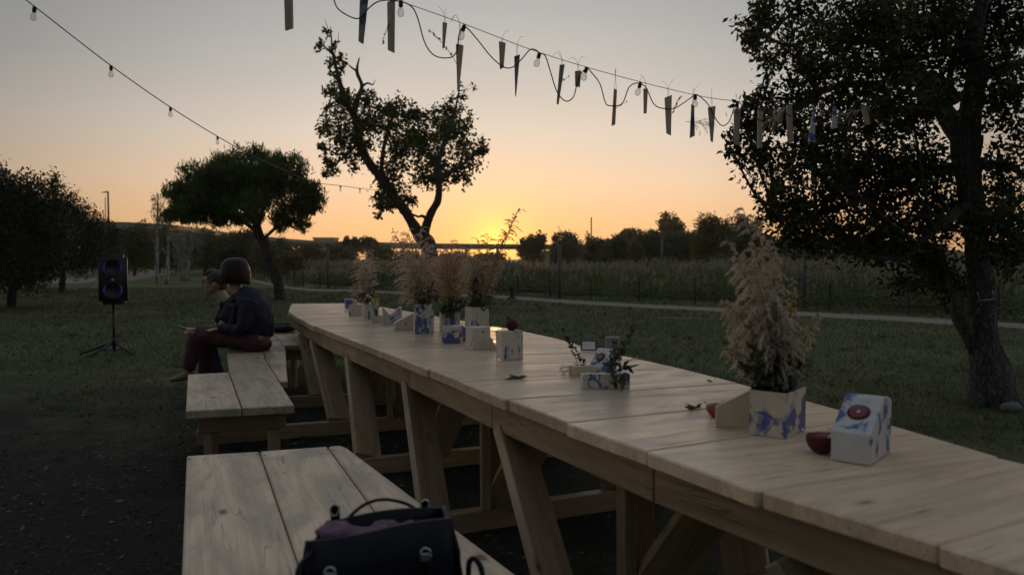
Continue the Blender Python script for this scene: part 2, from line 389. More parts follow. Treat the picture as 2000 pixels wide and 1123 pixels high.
def catmull(P, n):
    P = [Vector(p) for p in P]; out = []
    for i in range(len(P) - 1):
        p0 = P[max(i - 1, 0)]; p1 = P[i]; p2 = P[i + 1]; p3 = P[min(i + 2, len(P) - 1)]
        for k in range(n):
            t = k / n
            out.append(0.5 * ((2 * p1) + (p2 - p0) * t + (2 * p0 - 5 * p1 + 4 * p2 - p3) * t * t + (3 * p1 - p0 - 3 * p2 + p3) * t ** 3))
    out.append(P[-1]); return out
def tube_data(pts, radii, seg=8, wob=0.0, rnd=None):
    pts = [Vector(p) for p in pts]; n = len(pts)
    if not hasattr(radii, '__len__'): radii = [radii] * n
    vs, fs = [], []
    t = (pts[1] - pts[0]).normalized(); ref = Vector((1, 0, 0)) if abs(t.x) < 0.8 else Vector((0, 1, 0))
    nx = t.cross(ref).normalized()
    for i, p in enumerate(pts):
        t = (pts[min(i + 1, n - 1)] - pts[max(i - 1, 0)])
        t = t.normalized() if t.length > 1e-9 else Vector((0, 0, 1))
        nx = (nx - t * nx.dot(t)); nx = nx.normalized() if nx.length > 1e-6 else t.orthogonal().normalized()
        ny = t.cross(nx)
        for k in range(seg):
            a = 2 * math.pi * k / seg
            r = radii[i] * (1 + (wob * mnoise.noise(p * 3 + Vector((math.cos(a), math.sin(a), 0)) * 2.0) if wob else 0))
            vs.append(p + (nx * math.cos(a) + ny * math.sin(a)) * r)
    for i in range(n - 1):
        for k in range(seg):
            a = i * seg + k; b = i * seg + (k + 1) % seg
            fs.append((a, b, b + seg, a + seg))
    fs.append(tuple(range(seg))[::-1]); fs.append(tuple((n - 1) * seg + k for k in range(seg)))
    return vs, fs
def merge(parts):
    V, F = [], []
    for vs, fs in parts:
        o = len(V); V += list(vs); F += [tuple(i + o for i in f) for f in fs]
    return V, F
def tube(name, pts, radii, mat, parent=None, seg=8, wob=0.0, origin=None, smooth=True):
    vs, fs = tube_data(pts, radii, seg, wob)
    return pydata(name, vs, fs, mat, parent, smooth, origin)
def lathe_data(prof, seg=16, axis=None, loc=(0, 0, 0)):
    vs, fs = [], []; loc = Vector(loc)
    q = Vector((0, 0, 1)).rotation_difference(Vector(axis)) if axis is not None else Quaternion()
    for r, z in prof:
        for k in range(seg):
            a = 2 * math.pi * k / seg; vs.append(loc + q @ Vector((r * math.cos(a), r * math.sin(a), z)))
    for i in range(len(prof) - 1):
        for k in range(seg):
            a = i * seg + k; b = i * seg + (k + 1) % seg; fs.append((a, b, b + seg, a + seg))
    fs.append(tuple(range(seg))[::-1]); fs.append(tuple((len(prof) - 1) * seg + k for k in range(seg)))
    return vs, fs
def fast_mesh(name, V, quads, mat, parent=None, origin=(0, 0, 0)):
    # V (n,3) world coordinates, quads (m,3 or 4)
    V = np.asarray(V, np.float32) - np.asarray(origin, np.float32)
    q = np.asarray(quads, np.int32); k = q.shape[1]
    me = bpy.data.meshes.new(name)
    me.vertices.add(len(V)); me.vertices.foreach_set('co', V.ravel())
    me.loops.add(q.size); me.loops.foreach_set('vertex_index', q.ravel())
    me.polygons.add(len(q)); me.polygons.foreach_set('loop_start', np.arange(0, q.size, k, dtype=np.int32))
    me.polygons.foreach_set('loop_total', np.full(len(q), k, np.int32))
    me.update(calc_edges=True)
    return link(name, me, mat, parent, Matrix.Translation(Vector(origin)))
def unit(a): return a / np.maximum(np.linalg.norm(a, axis=-1, keepdims=True), 1e-9)
def leaf_arrays(P, length, aspect=0.5, dirs=None, spread=1.0, rng=RNG, bend=0.18):
    P = np.asarray(P, float); n = len(P)
    d = rng.normal(size=(n, 3))
    if dirs is not None: d = unit(np.asarray(dirs) + spread * unit(d))
    d = unit(d); s = unit(np.cross(d, rng.normal(size=(n, 3)))); nn = np.cross(d, s)
    L = (np.asarray(length) * rng.uniform(0.7, 1.3, n))[:, None]; W = L * aspect * 0.5
    base = P; tip = P + d * L - nn * L * bend
    mid = P + d * L * 0.48
    V = np.stack([base, mid + s * W, tip, mid - s * W], 1).reshape(-1, 3)
    Q = np.arange(4 * n).reshape(n, 4)
    return V, Q
def leaf_mesh(name, P, length, aspect, mat, parent=None, dirs=None, spread=1.0, origin=(0, 0, 0)):
    V, Q = leaf_arrays(P, length, aspect, dirs, spread)
    return fast_mesh(name, V, Q, mat, parent, origin)
def strips(A, B, w, rng=RNG):
    # thin triangles from A to B
    A = np.asarray(A, float); B = np.asarray(B, float); n = len(A)
    s = unit(np.cross(B - A, rng.normal(size=(n, 3)))) * (np.asarray(w).reshape(-1, 1) if hasattr(w, '__len__') else w)
    V = np.stack([A - s / 2, A + s / 2, B], 1).reshape(-1, 3)
    return V, np.arange(3 * n).reshape(n, 3)

# ------------------------------------------------------------------ ground
def ground_mat():
    m, nt, b = new_mat('worn_grass_ground')
    v = coords(nt)
    sp = nt.nodes.new('ShaderNodeSeparateXYZ'); nt.links.new(v, sp.inputs[0])
    # trampled earth round the table (an oval), turf outside it
    dx = mathn(nt, 'MULTIPLY', mathn(nt, 'ADD', mathn(nt, 'ADD', sp.outputs[0], 1.6), mathn(nt, 'MULTIPLY', sp.outputs[1], 0.14)), 0.16)
    dy = mathn(nt, 'MULTIPLY', mathn(nt, 'ADD', sp.outputs[1], -3.0), 0.155)
    rr = mathn(nt, 'ADD', mathn(nt, 'MULTIPLY', dx, dx), mathn(nt, 'MULTIPLY', dy, dy))
    n1 = noise_t(nt, v, 0.45, 6, 0.62); n2 = noise_t(nt, v, 4.0, 6, 0.7); n3 = noise_t(nt, v, 38, 4, 0.7)
    k = mathn(nt, 'ADD', mathn(nt, 'MULTIPLY', rr, 0.55), mathn(nt, 'ADD', n1, mathn(nt, 'MULTIPLY', n2, 0.5)))
    rt = ramp(nt, [(0.95, (0, 0, 0)), (1.40, (1, 1, 1))])
    kk = mathn(nt, 'MULTIPLY', k, 0.72); rt.color_ramp.elements[0].position = 0.56; rt.color_ramp.elements[1].position = 1.0
    nt.links.new(kk, rt.inputs[0])
    earth = ramp(nt, [(0.25, (0.009, 0.010, 0.008)), (0.55, (0.024, 0.024, 0.020)), (0.8, (0.065, 0.060, 0.050))]); nt.links.new(n3, earth.inputs[0])
    turf = ramp(nt, [(0.25, (0.040, 0.054, 0.024)), (0.48, (0.082, 0.098, 0.042)), (0.60, (0.14, 0.142, 0.068)), (0.72, (0.22, 0.19, 0.10))])
    mixn = mathn(nt, 'ADD', mathn(nt, 'MULTIPLY', n2, 0.4), mathn(nt, 'MULTIPLY', n1, 0.6)); nt.links.new(mixn, turf.inputs[0])
    c = mixc(nt, rt.outputs[0], earth.outputs[0], turf.outputs[0])
    nt.links.new(c, b.inputs['Base Color']); b.inputs['Roughness'].default_value = 0.95
    b.inputs['Specular IOR Level'].default_value = 0.15
    bump(nt, b, mathn(nt, 'ADD', n3, n2), 0.7, 0.03)
    return m
M['ground'] = ground_mat()
def path_mat():
    m, nt, b = new_mat('pale_gravel_path'); v = coords(nt)
    n = noise_t(nt, v, 0.8, 6, 0.65); n2 = noise_t(nt, v, 20, 4, 0.7)
    r = ramp(nt, [(0.3, (0.15, 0.128, 0.10)), (0.7, (0.26, 0.222, 0.175))]); nt.links.new(mathn(nt, 'ADD', mathn(nt, 'MULTIPLY', n, 0.6), mathn(nt, 'MULTIPLY', n2, 0.4)), r.inputs[0])
    nt.links.new(r.outputs[0], b.inputs['Base Color']); b.inputs['Roughness'].default_value = 0.95; bump(nt, b, n2, 0.4, 0.01); return m
M['path'] = path_mat()
g = 700.0
tag(pydata('ground', [(-g, -60, 0), (g, -60, 0), (g, 2 * g, 0), (-g, 2 * g, 0)], [(0, 1, 2, 3)], M['ground']), kind='structure')

def strip_path(name, left, right, z=0.006):
    n = len(left); vs = [(*p[:2], z) for p in left] + [(*p[:2], z) for p in right]
    return tag(pydata(name, vs, [(i, i + 1, n + i + 1, n + i) for i in range(n - 1)], M['path']), kind='structure')
def smooth_line(px): return catmull([G(u, v) for u, v in px], 6)
far_edge = smooth_line([(470, 540.5), (570, 561), (700, 566.5), (840, 572.5), (960, 577), (1100, 586), (1300, 597), (1450, 604), (1700, 616), (1900, 627), (2120, 640), (2500, 662)])
near_edge = smooth_line([(462, 542.5), (568, 564.5), (700, 570.5), (840, 577), (960, 582), (1100, 592.5), (1300, 604), (1450, 611.5), (1700, 625), (1900, 637), (2120, 651), (2500, 676)])
far_edge = [p + Vector((0, 0.25 * mnoise.noise(p * 0.7), 0)) for p in far_edge]
near_edge = [p + Vector((0, 0.3 * mnoise.noise(p * 0.8 + Vector((9, 0, 0))), 0)) for p in near_edge]
strip_path('path', near_edge, far_edge)
l_far = smooth_line([(-260, 547), (30, 544), (130, 543), (200, 541.5), (258, 533), (300, 525.5), (330, 523)])
l_near = smooth_line([(-260, 561), (30, 556), (130, 553.5), (200, 551), (262, 546.5), (325, 536), (365, 528)])
strip_path('path_beside_the_wood', l_near, l_far)
b_far = smooth_line([(1010, 597), (1100, 603), (1260, 613), (1330, 620)]); b_near = smooth_line([(1010, 597.5), (1100, 604), (1260, 615), (1330, 623)])
bare_far = smooth_line([(1272, 619), (1330, 620.5), (1400, 621.5)]); bare_near = smooth_line([(1272, 620), (1330, 623), (1400, 622.5)])
strip_path('bare_patch', bare_near, bare_far, 0.005)

# loose leaves and wood chips on the trampled earth
n = 30000
x = RNG.uniform(-6.5, 6, n); y = 1.2 + 12 * RNG.power(1.3, n)
keep = RNG.random(n) < np.exp(-((x + 1.6) / 4.2) ** 2 - ((y - 4.5) / 6.5) ** 2) + 0.08
x, y = x[keep], y[keep]; P = np.stack([x, y, RNG.uniform(0.004, 0.012, len(x))], 1)
dirs = RNG.normal(size=(len(x), 3)) * (1, 1, 0.12)
V, Q = leaf_arrays(P, RNG.choice([0.015, 0.022, 0.03, 0.045], len(x), p=[.4, .3, .2, .1]), 0.45, dirs, 0.25)
V[:, 2] = np.clip(V[:, 2], 0.003, 0.03)
tag(fast_mesh('leaf_litter', V, Q, M['litter']), 'loose dry leaves and wood chips on the trampled earth', 'litter', kind='stuff')

n = 9000
x = RNG.uniform(-3.4, 0.4, n); y = RNG.uniform(1.6, 7.5, n); P = np.stack([x, y, RNG.uniform(0.004, 0.010, n)], 1)
V2, Q2 = leaf_arrays(P, RNG.choice([0.010, 0.016, 0.028], n, p=[.5, .35, .15]), 0.4, RNG.normal(size=(n, 3)) * (1, 1, 0.1), 0.2)
V2[:, 2] = np.clip(V2[:, 2], 0.003, 0.025)
tag(fast_mesh('wood_chips', V2, Q2, M['litter']), 'fine wood chips scattered beside the benches', 'wood chips', kind='stuff')

# short turf
n = 170000
y = 3.5 + 30 * RNG.power(0.85, n); x = RNG.uniform(-0.78, 0.78, n) * y + RNG.normal(0, 0.3, n)
e = ((x + 1.6 + 0.14 * y) * 0.16) ** 2 + ((y - 3.0) * 0.155) ** 2
cl = np.array([mnoise.noise(Vector((a * 0.9, b * 0.9, 0))) + 0.6 * mnoise.noise(Vector((a * 3, b * 3, 5))) for a, b in zip(x, y)])
fo = np.argsort([p.x for p in far_edge]); pfar = np.interp(x, np.array([p.x for p in far_edge])[fo], np.array([p.y for p in far_edge])[fo]); no_ = np.argsort([p.x for p in near_edge]); pnear = np.interp(x, np.array([p.x for p in near_edge])[no_], np.array([p.y for p in near_edge])[no_])
keep = (e + 0.9 * cl > 0.35 + 0.8 * RNG.random(n)) & ~((y > pnear - 0.1 - 0.25 * RNG.random(n)) & (y < pfar + 0.15))
x, y = x[keep], y[keep]; n = len(x)
A = np.stack([x, y, np.zeros(n)], 1); hgt = RNG.uniform(0.02, 0.055, n) * (1 + 0.02 * y)
B = A + np.stack([RNG.normal(0, 0.022, n), RNG.normal(0, 0.022, n), hgt], 1)
# ragged taller tufts
tq = RNG.choice(n, 520, replace=False); ta_ = np.repeat(A[tq], 18, 0); k_ = len(ta_); ta_ = ta_ + np.stack([RNG.normal(0, .035, k_), RNG.normal(0, .035, k_), np.zeros(k_)], 1)
tb_ = ta_ + np.stack([RNG.normal(0, .05, k_), RNG.normal(0, .05, k_), RNG.uniform(.05, .13, k_)], 1)
A = np.concatenate([A, ta_]); B = np.concatenate([B, tb_])
V, Q = strips(A, B, 0.003 + 0.00045 * A[:, 1])
tag(fast_mesh('grass', V, Q, M['grass']), 'short patchy turf around the trampled earth', 'grass', kind='stuff')
# ------------------------------------------------------------------ far land
def hill(name, cx, cy, rx, ry, h, seed):
    vs, fs = [], []; nu, nv = 28, 14
    for j in range(nv + 1):
        for i in range(nu + 1):
            a, b = -1 + 2 * i / nu, -1 + 2 * j / nv
            r = math.hypot(a, b); z = h * max(0, 1 - r * r) ** 0.8
            z *= 1 + 0.25 * mnoise.noise(Vector((a * 3 + seed, b * 3, 0)))
            vs.append((cx + a * rx, cy + b * ry, z - 0.3))
    for j in range(nv):
        for i in range(nu):
            q = j * (nu + 1) + i; fs.append((q, q + 1, q + nu + 2, q + nu + 1))
    return tag(pydata(name, vs, fs, M['ground'], smooth=True), kind='structure')
p = D(1300, 480, 125); hill('hill', p.x, 140, 26, 26, 5.2, 1.0)
p = D(1650, 480, 125); hill('hill_behind_oak', p.x, 150, 45, 26, 5.0, 5.0)
p = D(455, 480, 105); hill('hill_under_road', p.x - 22, 112, 30, 14, 5.6, 9.0)

# road viaduct: deck, parapet, piers
road = empty('road_viaduct', (-54, 100, 0))
ctrl = [(-70, 436.5, 92), (80, 434, 96), (188, 433, 100), (325, 439, 112), (450, 455, 150), (600, 469.5, 205), (730, 473, 226), (850, 475.5, 246), (1000, 477, 262), (1130, 478, 270), (1300, 478, 272)]
deck = catmull([D(*c) for c in ctrl], 5)
def ribbon(zs):                              # zs: cross-section (offset across, z offset)
    vs, fs = [], []; k = len(zs)
    for i, p in enumerate(deck):
        t = (deck[min(i + 1, len(deck) - 1)] - deck[max(i - 1, 0)]).normalized(); s = Vector((t.y, -t.x, 0))
        for a, z in zs: vs.append(p + s * a + Vector((0, 0, z)))
    for i in range(len(deck) - 1):
        for j in range(k): fs.append((i * k + j, i * k + (j + 1) % k, (i + 1) * k + (j + 1) % k, (i + 1) * k + j))
    fs += [tuple(range(k)), tuple((len(deck) - 1) * k + j for j in range(k))[::-1]]
    return vs, fs
pydata('deck', *ribbon([(-0.3, -0.45), (0.6, -0.45), (0.6, -0.8), (-1.0, -1.0), (-1.5, -1.7), (-7.5, -1.7), (-9, -0.8), (-9, -0.45)]), M['concrete'], road)
pydata('parapet', *ribbon([(0.3, -0.44), (0.55, -0.44), (0.55, 0.0), (0.3, 0.0)]), M['concrete'], road)
for u, d in ((604, 206), (668, 216), (735, 227), (835, 244), (905, 253), (985, 261), (1060, 266), (1140, 270)):
    i = min(range(len(deck)), key=lambda k: abs(1000 + deck[k].x / deck[k].y * FPX - u)); q = deck[i]
    tube('pier', [(q.x, q.y + 4.5, -0.2), (q.x, q.y + 4.5, q.z - 1.6)], [0.55, 0.6], M['concrete'], road, 10)
tag(road, 'long grey concrete road viaduct low on the skyline', 'viaduct')

bl = empty('flat_roofed_building', D(632, 476, 300)); c = D(632, 476, 300)
def boxv(x0, x1, y0, y1, z0, z1):
    return [(x0, y0, z0), (x1, y0, z0), (x1, y1, z0), (x0, y1, z0), (x0, y0, z1), (x1, y0, z1), (x1, y1, z1), (x0, y1, z1)], [(0, 3, 2, 1), (4, 5, 6, 7), (0, 1, 5, 4), (1, 2, 6, 5), (2, 3, 7, 6), (3, 0, 4, 7)]
zt = D(632, 466, 300).z
pydata('wall', *boxv(c.x - 4.0, c.x + 4.0, 300, 308, -0.2, zt), M['concrete'], bl)
pydata('roof', *boxv(c.x - 4.3, c.x + 4.3, 299.6, 308.4, zt, zt + 0.45), M['post'], bl)
tag(bl, 'small flat roofed building on the skyline right of the umbrella pine', 'building')

# ------------------------------------------------------------------ reed bed
fy = [(p.x, p.y) for p in far_edge]; fx = np.array([a for a, _ in fy]); fyy = np.array([b for _, b in fy]); o = np.argsort(fx); fx, fyy = fx[o], fyy[o]
n = 210000
y = 15 + 62 * RNG.power(1.25, n); x = RNG.uniform(-0.40, 0.95, n) * y
fr = np.interp(x, fx, fyy) + 4.2
dens = np.array([mnoise.noise(Vector((a * 0.16, b * 0.16, 2))) for a, b in zip(x, y)])
keep = (y > fr) & (y < fr + 34) & (dens + RNG.uniform(-.3, .3, n) > -0.22)
x, y, dn, fr = x[keep], y[keep], dens[keep], fr[keep]; n = len(x)
front = np.clip((y - fr) / 6.0, 0, 1)
d2 = np.array([mnoise.noise(Vector((a * 0.45, b * 0.35, 7))) for a, b in zip(x, y)])
h = (0.44 + 0.38 * front) * RNG.uniform(0.55, 1.12, n) * (1 + 0.55 * dn + 0.45 * d2)
A = np.stack([x, y, np.zeros(n)], 1); B = A + np.stack([RNG.normal(0.05, 0.30, n), RNG.normal(0, 0.25, n), h], 1)
V, Q = strips(A, B, 0.035 + 0.0012 * y)
tag(fast_mesh('reeds', V, Q, M['reed']), 'bed of green reeds behind the path and low fence', 'reeds', kind='stuff')
sel = RNG.random(n) < 0.06 * (1 + 2.2 * np.clip(d2 + dn, -0.4, 0.6)); T = B[sel]; m_ = len(T)
# soft plume = a handful of drooping slivers
rep = 9; T9 = np.repeat(T, rep, 0); k = len(T9)
up = np.tile(np.linspace(-0.16, 0.10, rep), m_)
lean = np.repeat(RNG.normal(0.05, 0.06, (m_, 1)), rep, 0)
A = T9 + np.stack([lean[:, 0] * up * 3, np.zeros(k), up], 1)
B2 = A + np.stack([RNG.normal(0.07, 0.06, k), RNG.normal(0, 0.05, k), RNG.uniform(0.02, 0.13, k)], 1)
V, Q = strips(A, B2, 0.022 + 0.0007 * T9[:, 1])
tag(fast_mesh('reed_plumes', V, Q, M['reed_plume']), 'pale feathery plumes over the reed bed', 'reed plumes', kind='stuff')

cs = []
for q in range(150):
    p = far_edge[RNG.integers(0, len(far_edge))]; cx_ = p.x + RNG.normal(0, 1.2); cy_ = p.y + RNG.uniform(2.4, 6.5); rr_ = RNG.uniform(0.25, 0.6)
    dd = unit(RNG.normal(size=(110, 3))) * RNG.random((110, 1)) ** .4 * (rr_ * 1.5, rr_, rr_ * .8); cs.append(dd + (cx_, cy_, rr_ * .45))
P = np.concatenate(cs); P[:, 2] = np.abs(P[:, 2]); V, Q = leaf_arrays(P, 0.10, 0.5)
tag(fast_mesh('undergrowth', V, Q, M['bush']), 'low leafy undergrowth along the foot of the reeds', 'undergrowth', kind='stuff')

# low fence along the reeds
fence = empty('wire_fence', (0, 24, 0)); posts = []
fl = sorted([Vector((p.x, p.y + 1.6, 0)) for p in far_edge], key=lambda p: p.x)
acc = 0; last = fl[0]; posts.append(fl[0])
for p in fl[1:]:
    seg = (p - last).length
    while acc + seg >= 1.9:
        t = (1.9 - acc) / seg; last = last.lerp(p, t); posts.append(last.copy()); seg = (p - last).length; acc = 0
    acc += seg; last = p
posts = [p for p in posts if abs(p.x / p.y) < 0.85]
pv, pf = tube_data([(0, 0, -0.05), (0, 0, 0.45), (0, 0, 0.70)], [0.032, 0.03, 0.028], 6)
pme = None
for p in posts:
    if pme is None:
        ob = pydata('post', pv, pf, M['bark_far'], fence); pme = ob.data; fence.location = (0, 24, 0)
        ob.matrix_parent_inverse = Matrix.Translation((0, -24, 0)); ob.location = p
    else:
        ob2 = ob.copy(); COL.objects.link(ob2); ob2.location = p; ob2.rotation_euler = (random.uniform(-.04, .04), random.uniform(-.05, .05), random.random() * 6)
for z in (0.24, 0.44, 0.64):
    tube('wire', [p + Vector((0, -0.04, z + random.uniform(-.015, .015))) for p in posts], 0.006, M['post'], fence, 4)
tag(fence, 'low post and wire fence in front of the reeds', 'fence')

# posts, masts and lamps
def lamp(name, u, vtop, vbase, d, r, label, cat, arm=None, base_z=None):
    t = D(u, vtop, d); b = D(u, vbase, d); z0 = 0.0 if base_z is None else base_z
    e = empty(name, (t.x, d, z0))
    tube('pole', [(t.x, d, z0 - 0.02), (t.x, d, (z0 + t.z) / 2), (t.x, d, t.z)], [r * 1.3, r * 1.1, r], M['post'], e, 8)
    if arm:
        q = D(u + arm, vtop + 1, d); tube('arm', [t, (t + q) / 2 + Vector((0, 0, 0.02)), q], [r, r * .8, r * .8], M['post'], e, 6)
        beam('lamp_head', q + Vector((0.25 if arm < 0 else -0.25, 0, 0)), q + Vector((-0.25 if arm < 0 else 0.25, 0, 0)), 0.22, 0.1, M['post'], e)
    else:
        vs, fs = lathe_data([(0.0, 0), (r * 1.6, 0.0), (r * 1.7, 0.05), (0.01, 0.08)], 8, loc=t); pydata('cap', vs, fs, M['post'], e)
    tag(e, label, cat); return e
lamp('street_lamp', 211, 375, 436, 100, 0.11, 'tall street lamp with one arm on the viaduct at left', 'street lamp', arm=-8, base_z=5.0)
lamp('mast', 205.5, 386, 436, 160, 0.09, 'thin mast beside the street lamp at far left', 'mast')
lamp('mast', 1155, 425, 475, 260, 0.22, 'thin lone mast on the skyline right of the sun', 'mast')
lamp('path_post', 1093, 474, 583, 25.0, 0.050, 'slim grey post by the reeds below the bushes right of the sun', 'post')
lamp('path_post', 1293, 463, 530, 75, 0.12, 'pale slim post standing before the dark hill trees', 'post')
lamp('path_post', 1572, 470, 612, 20.3, 0.050, 'slim grey post by the path under the big oak leaves', 'post')
lamp('path_post', 640, 478, 563, 33.0, 0.055, 'slim grey post in the reeds left of the far bouquet', 'post')
lamp('path_post', 1683, 494, 530, 74, 0.12, 'far slim post behind the reeds below the oak crown', 'post')
e = empty('bollard', G(1000, 584)); q = G(1000, 584)
tube('post', [q, q + Vector((0, 0, 0.40)), q + Vector((0, 0, 0.46))], [0.075, 0.075, 0.05], M['bark_far'], e, 10)
vs, fs = lathe_data([(0.18, -0.01), (0.15, 0.04), (0.08, 0.06)], 10, loc=q); pydata('foot', vs, fs, M['bark_far'], e)
tag(e, 'short dark wooden bollard on the lawn right of the bouquets', 'bollard')

# ------------------------------------------------------------------ trees
def clump_points(C, Rr, n, rng=RNG, shell=0.5):
    # leaves gathered in twig-sized bunches through an ellipsoid
    nb = max(3, n // 22); d = unit(rng.normal(size=(nb, 3))); r = rng.random((nb, 1)) ** shell
    cen = np.asarray(C) + d * r * np.asarray(Rr)
    k = rng.integers(0, nb, n)
    return cen[k] + rng.normal(size=(n, 3)) * np.asarray(Rr).mean() * 0.19, cen
def bg_tree(name, u, vt, vb, hw, d, mat, label, n=2600, trunk=True, leaf=None, asp=0.6, cat='tree', base_z=0.0, bark='bark_far', lobes=9, rnd=0.55, shell=0.45, group=None):
    c = D(u, (vt + vb) / 2, d); rx = hw * d / FPX; rz = (vb - vt) / 2 * d / FPX
    e = empty(name, (c.x, d, base_z)); rng = np.random.default_rng(abs(hash((u, vt, d))) % 99999)
    leaf = leaf or max(0.05, 0.0030 * d); n = int(n * 1.7)
    pts = []
    for i in range(lobes):
        a = rng.uniform(0, 6.283); rr = rng.uniform(0.25, 0.75); zz = rng.uniform(-0.55, 0.72)
        rr *= math.sqrt(max(0.1, 1 - zz * zz))
        C = (c.x + rr * rx * math.cos(a), d + rr * rx * math.sin(a), c.z + zz * rz)
        q = rng.uniform(0.3, rnd); P, _ = clump_points(C, (rx * q, rx * q, rz * q), n // lobes, rng, shell); pts.append(P)
    pts.append(clump_points((c.x, d, c.z), (rx * .72, rx * .72, rz * .74), n // 3, rng, .4)[0])
    P = np.concatenate(pts); P[:, 2] = np.maximum(P[:, 2], base_z + 0.02)
    leaf_mesh('crown', P, leaf, asp, mat, e, origin=(c.x, d, base_z))
    if trunk:
        tr = max(0.05, 0.07 * rx); parts = [tube_data([(c.x, d, base_z - 0.1), (c.x + 0.05 * rx, d, (base_z + c.z) / 2), (c.x - 0.04 * rx, d, c.z + 0.2 * rz)], [tr, tr * 0.8, tr * 0.4], 7)]
        for i in range(5):
            a = i * 1.3 + rng.uniform(0, 1); p0 = Vector((c.x, d, c.z - rng.uniform(0.1, 0.6) * rz))
            parts.append(tube_data([p0, p0 + Vector((math.cos(a) * rx * .35, math.sin(a) * rx * .35, rz * .3)), p0 + Vector((math.cos(a) * rx * .65, math.sin(a) * rx * .65, rz * .8))], [tr * .5, tr * .3, tr * .12], 5))
        vs, fs = merge(parts); pydata('trunk', vs, fs, M[bark], e, True, origin=(c.x, d, base_z))
    return tag(e, label, cat, group)
W = 'trees and bushes of the background'
# dark trees at left
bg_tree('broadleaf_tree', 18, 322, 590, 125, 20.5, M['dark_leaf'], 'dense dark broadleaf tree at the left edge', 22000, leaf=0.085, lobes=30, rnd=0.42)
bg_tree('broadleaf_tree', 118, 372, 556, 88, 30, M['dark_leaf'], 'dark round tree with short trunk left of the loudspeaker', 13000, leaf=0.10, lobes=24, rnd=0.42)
far = [
 ('bush', 200, 428, 545, 46, 52, 'dark_leaf', 'dark bush rising behind the loudspeaker', 3600),
 ('bush', 310, 438, 535, 40, 66, 'bush', 'tall green bush behind the pale slender trunks', 3600),
 ('bush', 262, 436, 540, 48, 58, 'bush', 'olive green bush under the viaduct right of the loudspeaker', 3600),
 ('bush', 400, 446, 540, 54, 60, 'bush', 'dull green bush behind the man with glasses', 3600),
 ('bush', 352, 444, 535, 44, 70, 'olive', 'greyish bush behind the pale slender trees', 2800),
 ('bush', 455, 470, 545, 42, 48, 'dark_leaf', 'dark bush right behind the two seated heads', 3200),
 ('bush', 520, 474, 540, 40, 55, 'bush', 'green bush behind the leaning pine trunk', 2800),
 ('bush', 480, 448, 520, 62, 100, 'dark_leaf', 'dark wooded bank under the umbrella pine crown', 4200),
 ('bush', 560, 470, 540, 34, 70, 'bush', 'green bush under the right side of the pine crown', 2800),
 ('bush', 572, 492, 545, 32, 50, 'olive', 'pale olive bush just right of the pine trunk', 2400),
 ('bush', 605, 477, 520, 34, 90, 'bush', 'low green bush below the flat roofed building', 2200),
 ('bush', 668, 480, 525, 38, 95, 'bush', 'wide low bush left of the far pampas bouquet', 2400),
 ('tree', 688, 461, 500, 20, 150, 'dark_leaf', 'small dark skyline tree left of the middle tree', 1500),
 ('tree', 715, 464, 500, 24, 158, 'dark_leaf', 'small skyline tree beside the middle tree trunk', 1500),
 ('bush', 745, 480, 522, 30, 100, 'bush', 'green bush just left of the middle tree trunk', 1800),
 ('bush', 800, 490, 522, 40, 110, 'bush', 'low bush below the viaduct behind the tall bouquet', 1700),
 ('bush', 880, 495, 522, 44, 120, 'bush', 'low bush on the horizon below the viaduct opening', 1700),
 ('bush', 960, 496, 522, 40, 120, 'olive', 'low bush directly below the setting sun', 1500),
 ('tree', 1038, 459, 522, 34, 110, 'olive', 'loose tree just right of the setting sun', 2400),
 ('tree', 1108, 451, 522, 40, 105, 'olive', 'rounded tree between the sun and the lone mast', 3000),
 ('tree', 1160, 462, 524, 30, 100, 'olive', 'rounded bushy tree below the lone mast', 2400),
 ('tree', 1203, 462, 522, 38, 95, 'bush', 'dark pine with domed crown left of the yellow poplar', 2800),
 ('tree', 1227, 445, 478, 17, 135, 'bush', 'small tree poking above the dark domed pines', 1400),
 ('poplar', 1243, 467, 527, 18, 72, 'yellow_leaf', 'small yellowing poplar in front of the dark hill', 2600),
 ('tree', 1275, 452, 524, 48, 98, 'bush', 'broad dark tree right of the yellow poplar', 3200),
 ('tree', 1309, 419, 482, 31, 130, 'dark_leaf', 'tall tree standing clear on the hilltop', 2400),
 ('tree', 1335, 448, 524, 46, 100, 'bush', 'dark tree on the slope right of the pale post', 3000),
 ('tree', 1390, 420, 520, 48, 68, 'yellow_leaf', 'yellow green tree with pale trunk left of the near bouquet', 5000),
 ('tree', 1445, 418, 525, 48, 78, 'bush', 'tall green tree behind the near pampas bouquet', 3800),
 ('tree', 1520, 462, 528, 50, 85, 'bush', 'dark tree row start behind the oak crown edge', 3000),
 ('tree', 1600, 474, 528, 50, 88, 'bush', 'low dark tree behind the path post', 2600),
 ('tree', 1690, 474, 528, 56, 90, 'dark_leaf', 'low dark tree behind the reeds under the oak', 2600),
 ('tree', 1790, 470, 528, 60, 92, 'dark_leaf', 'wide dark tree behind the oak, left of its trunk', 2600),
 ('tree', 1960, 465, 530, 70, 85, 'dark_leaf', 'wide dark tree right of the oak trunk', 2600),
]
for nm, u, vt, vb, hw, d, mk, lab, n in far:
    nm = {'tree': 'background_tree', 'bush': 'background_bush', 'poplar': 'poplar_tree'}[nm]
    hill_z = {1309: 4.2, 1227: 2.0}.get(u, 0.0)
    bg_tree(nm, u, vt, vb, hw, d, M[mk], lab, n, trunk=True, cat='bush' if 'bush' in nm else 'tree', base_z=hill_z,
            bark='bark_pale' if u == 1390 else 'bark_far', lobes=14, rnd=0.5, group=W)
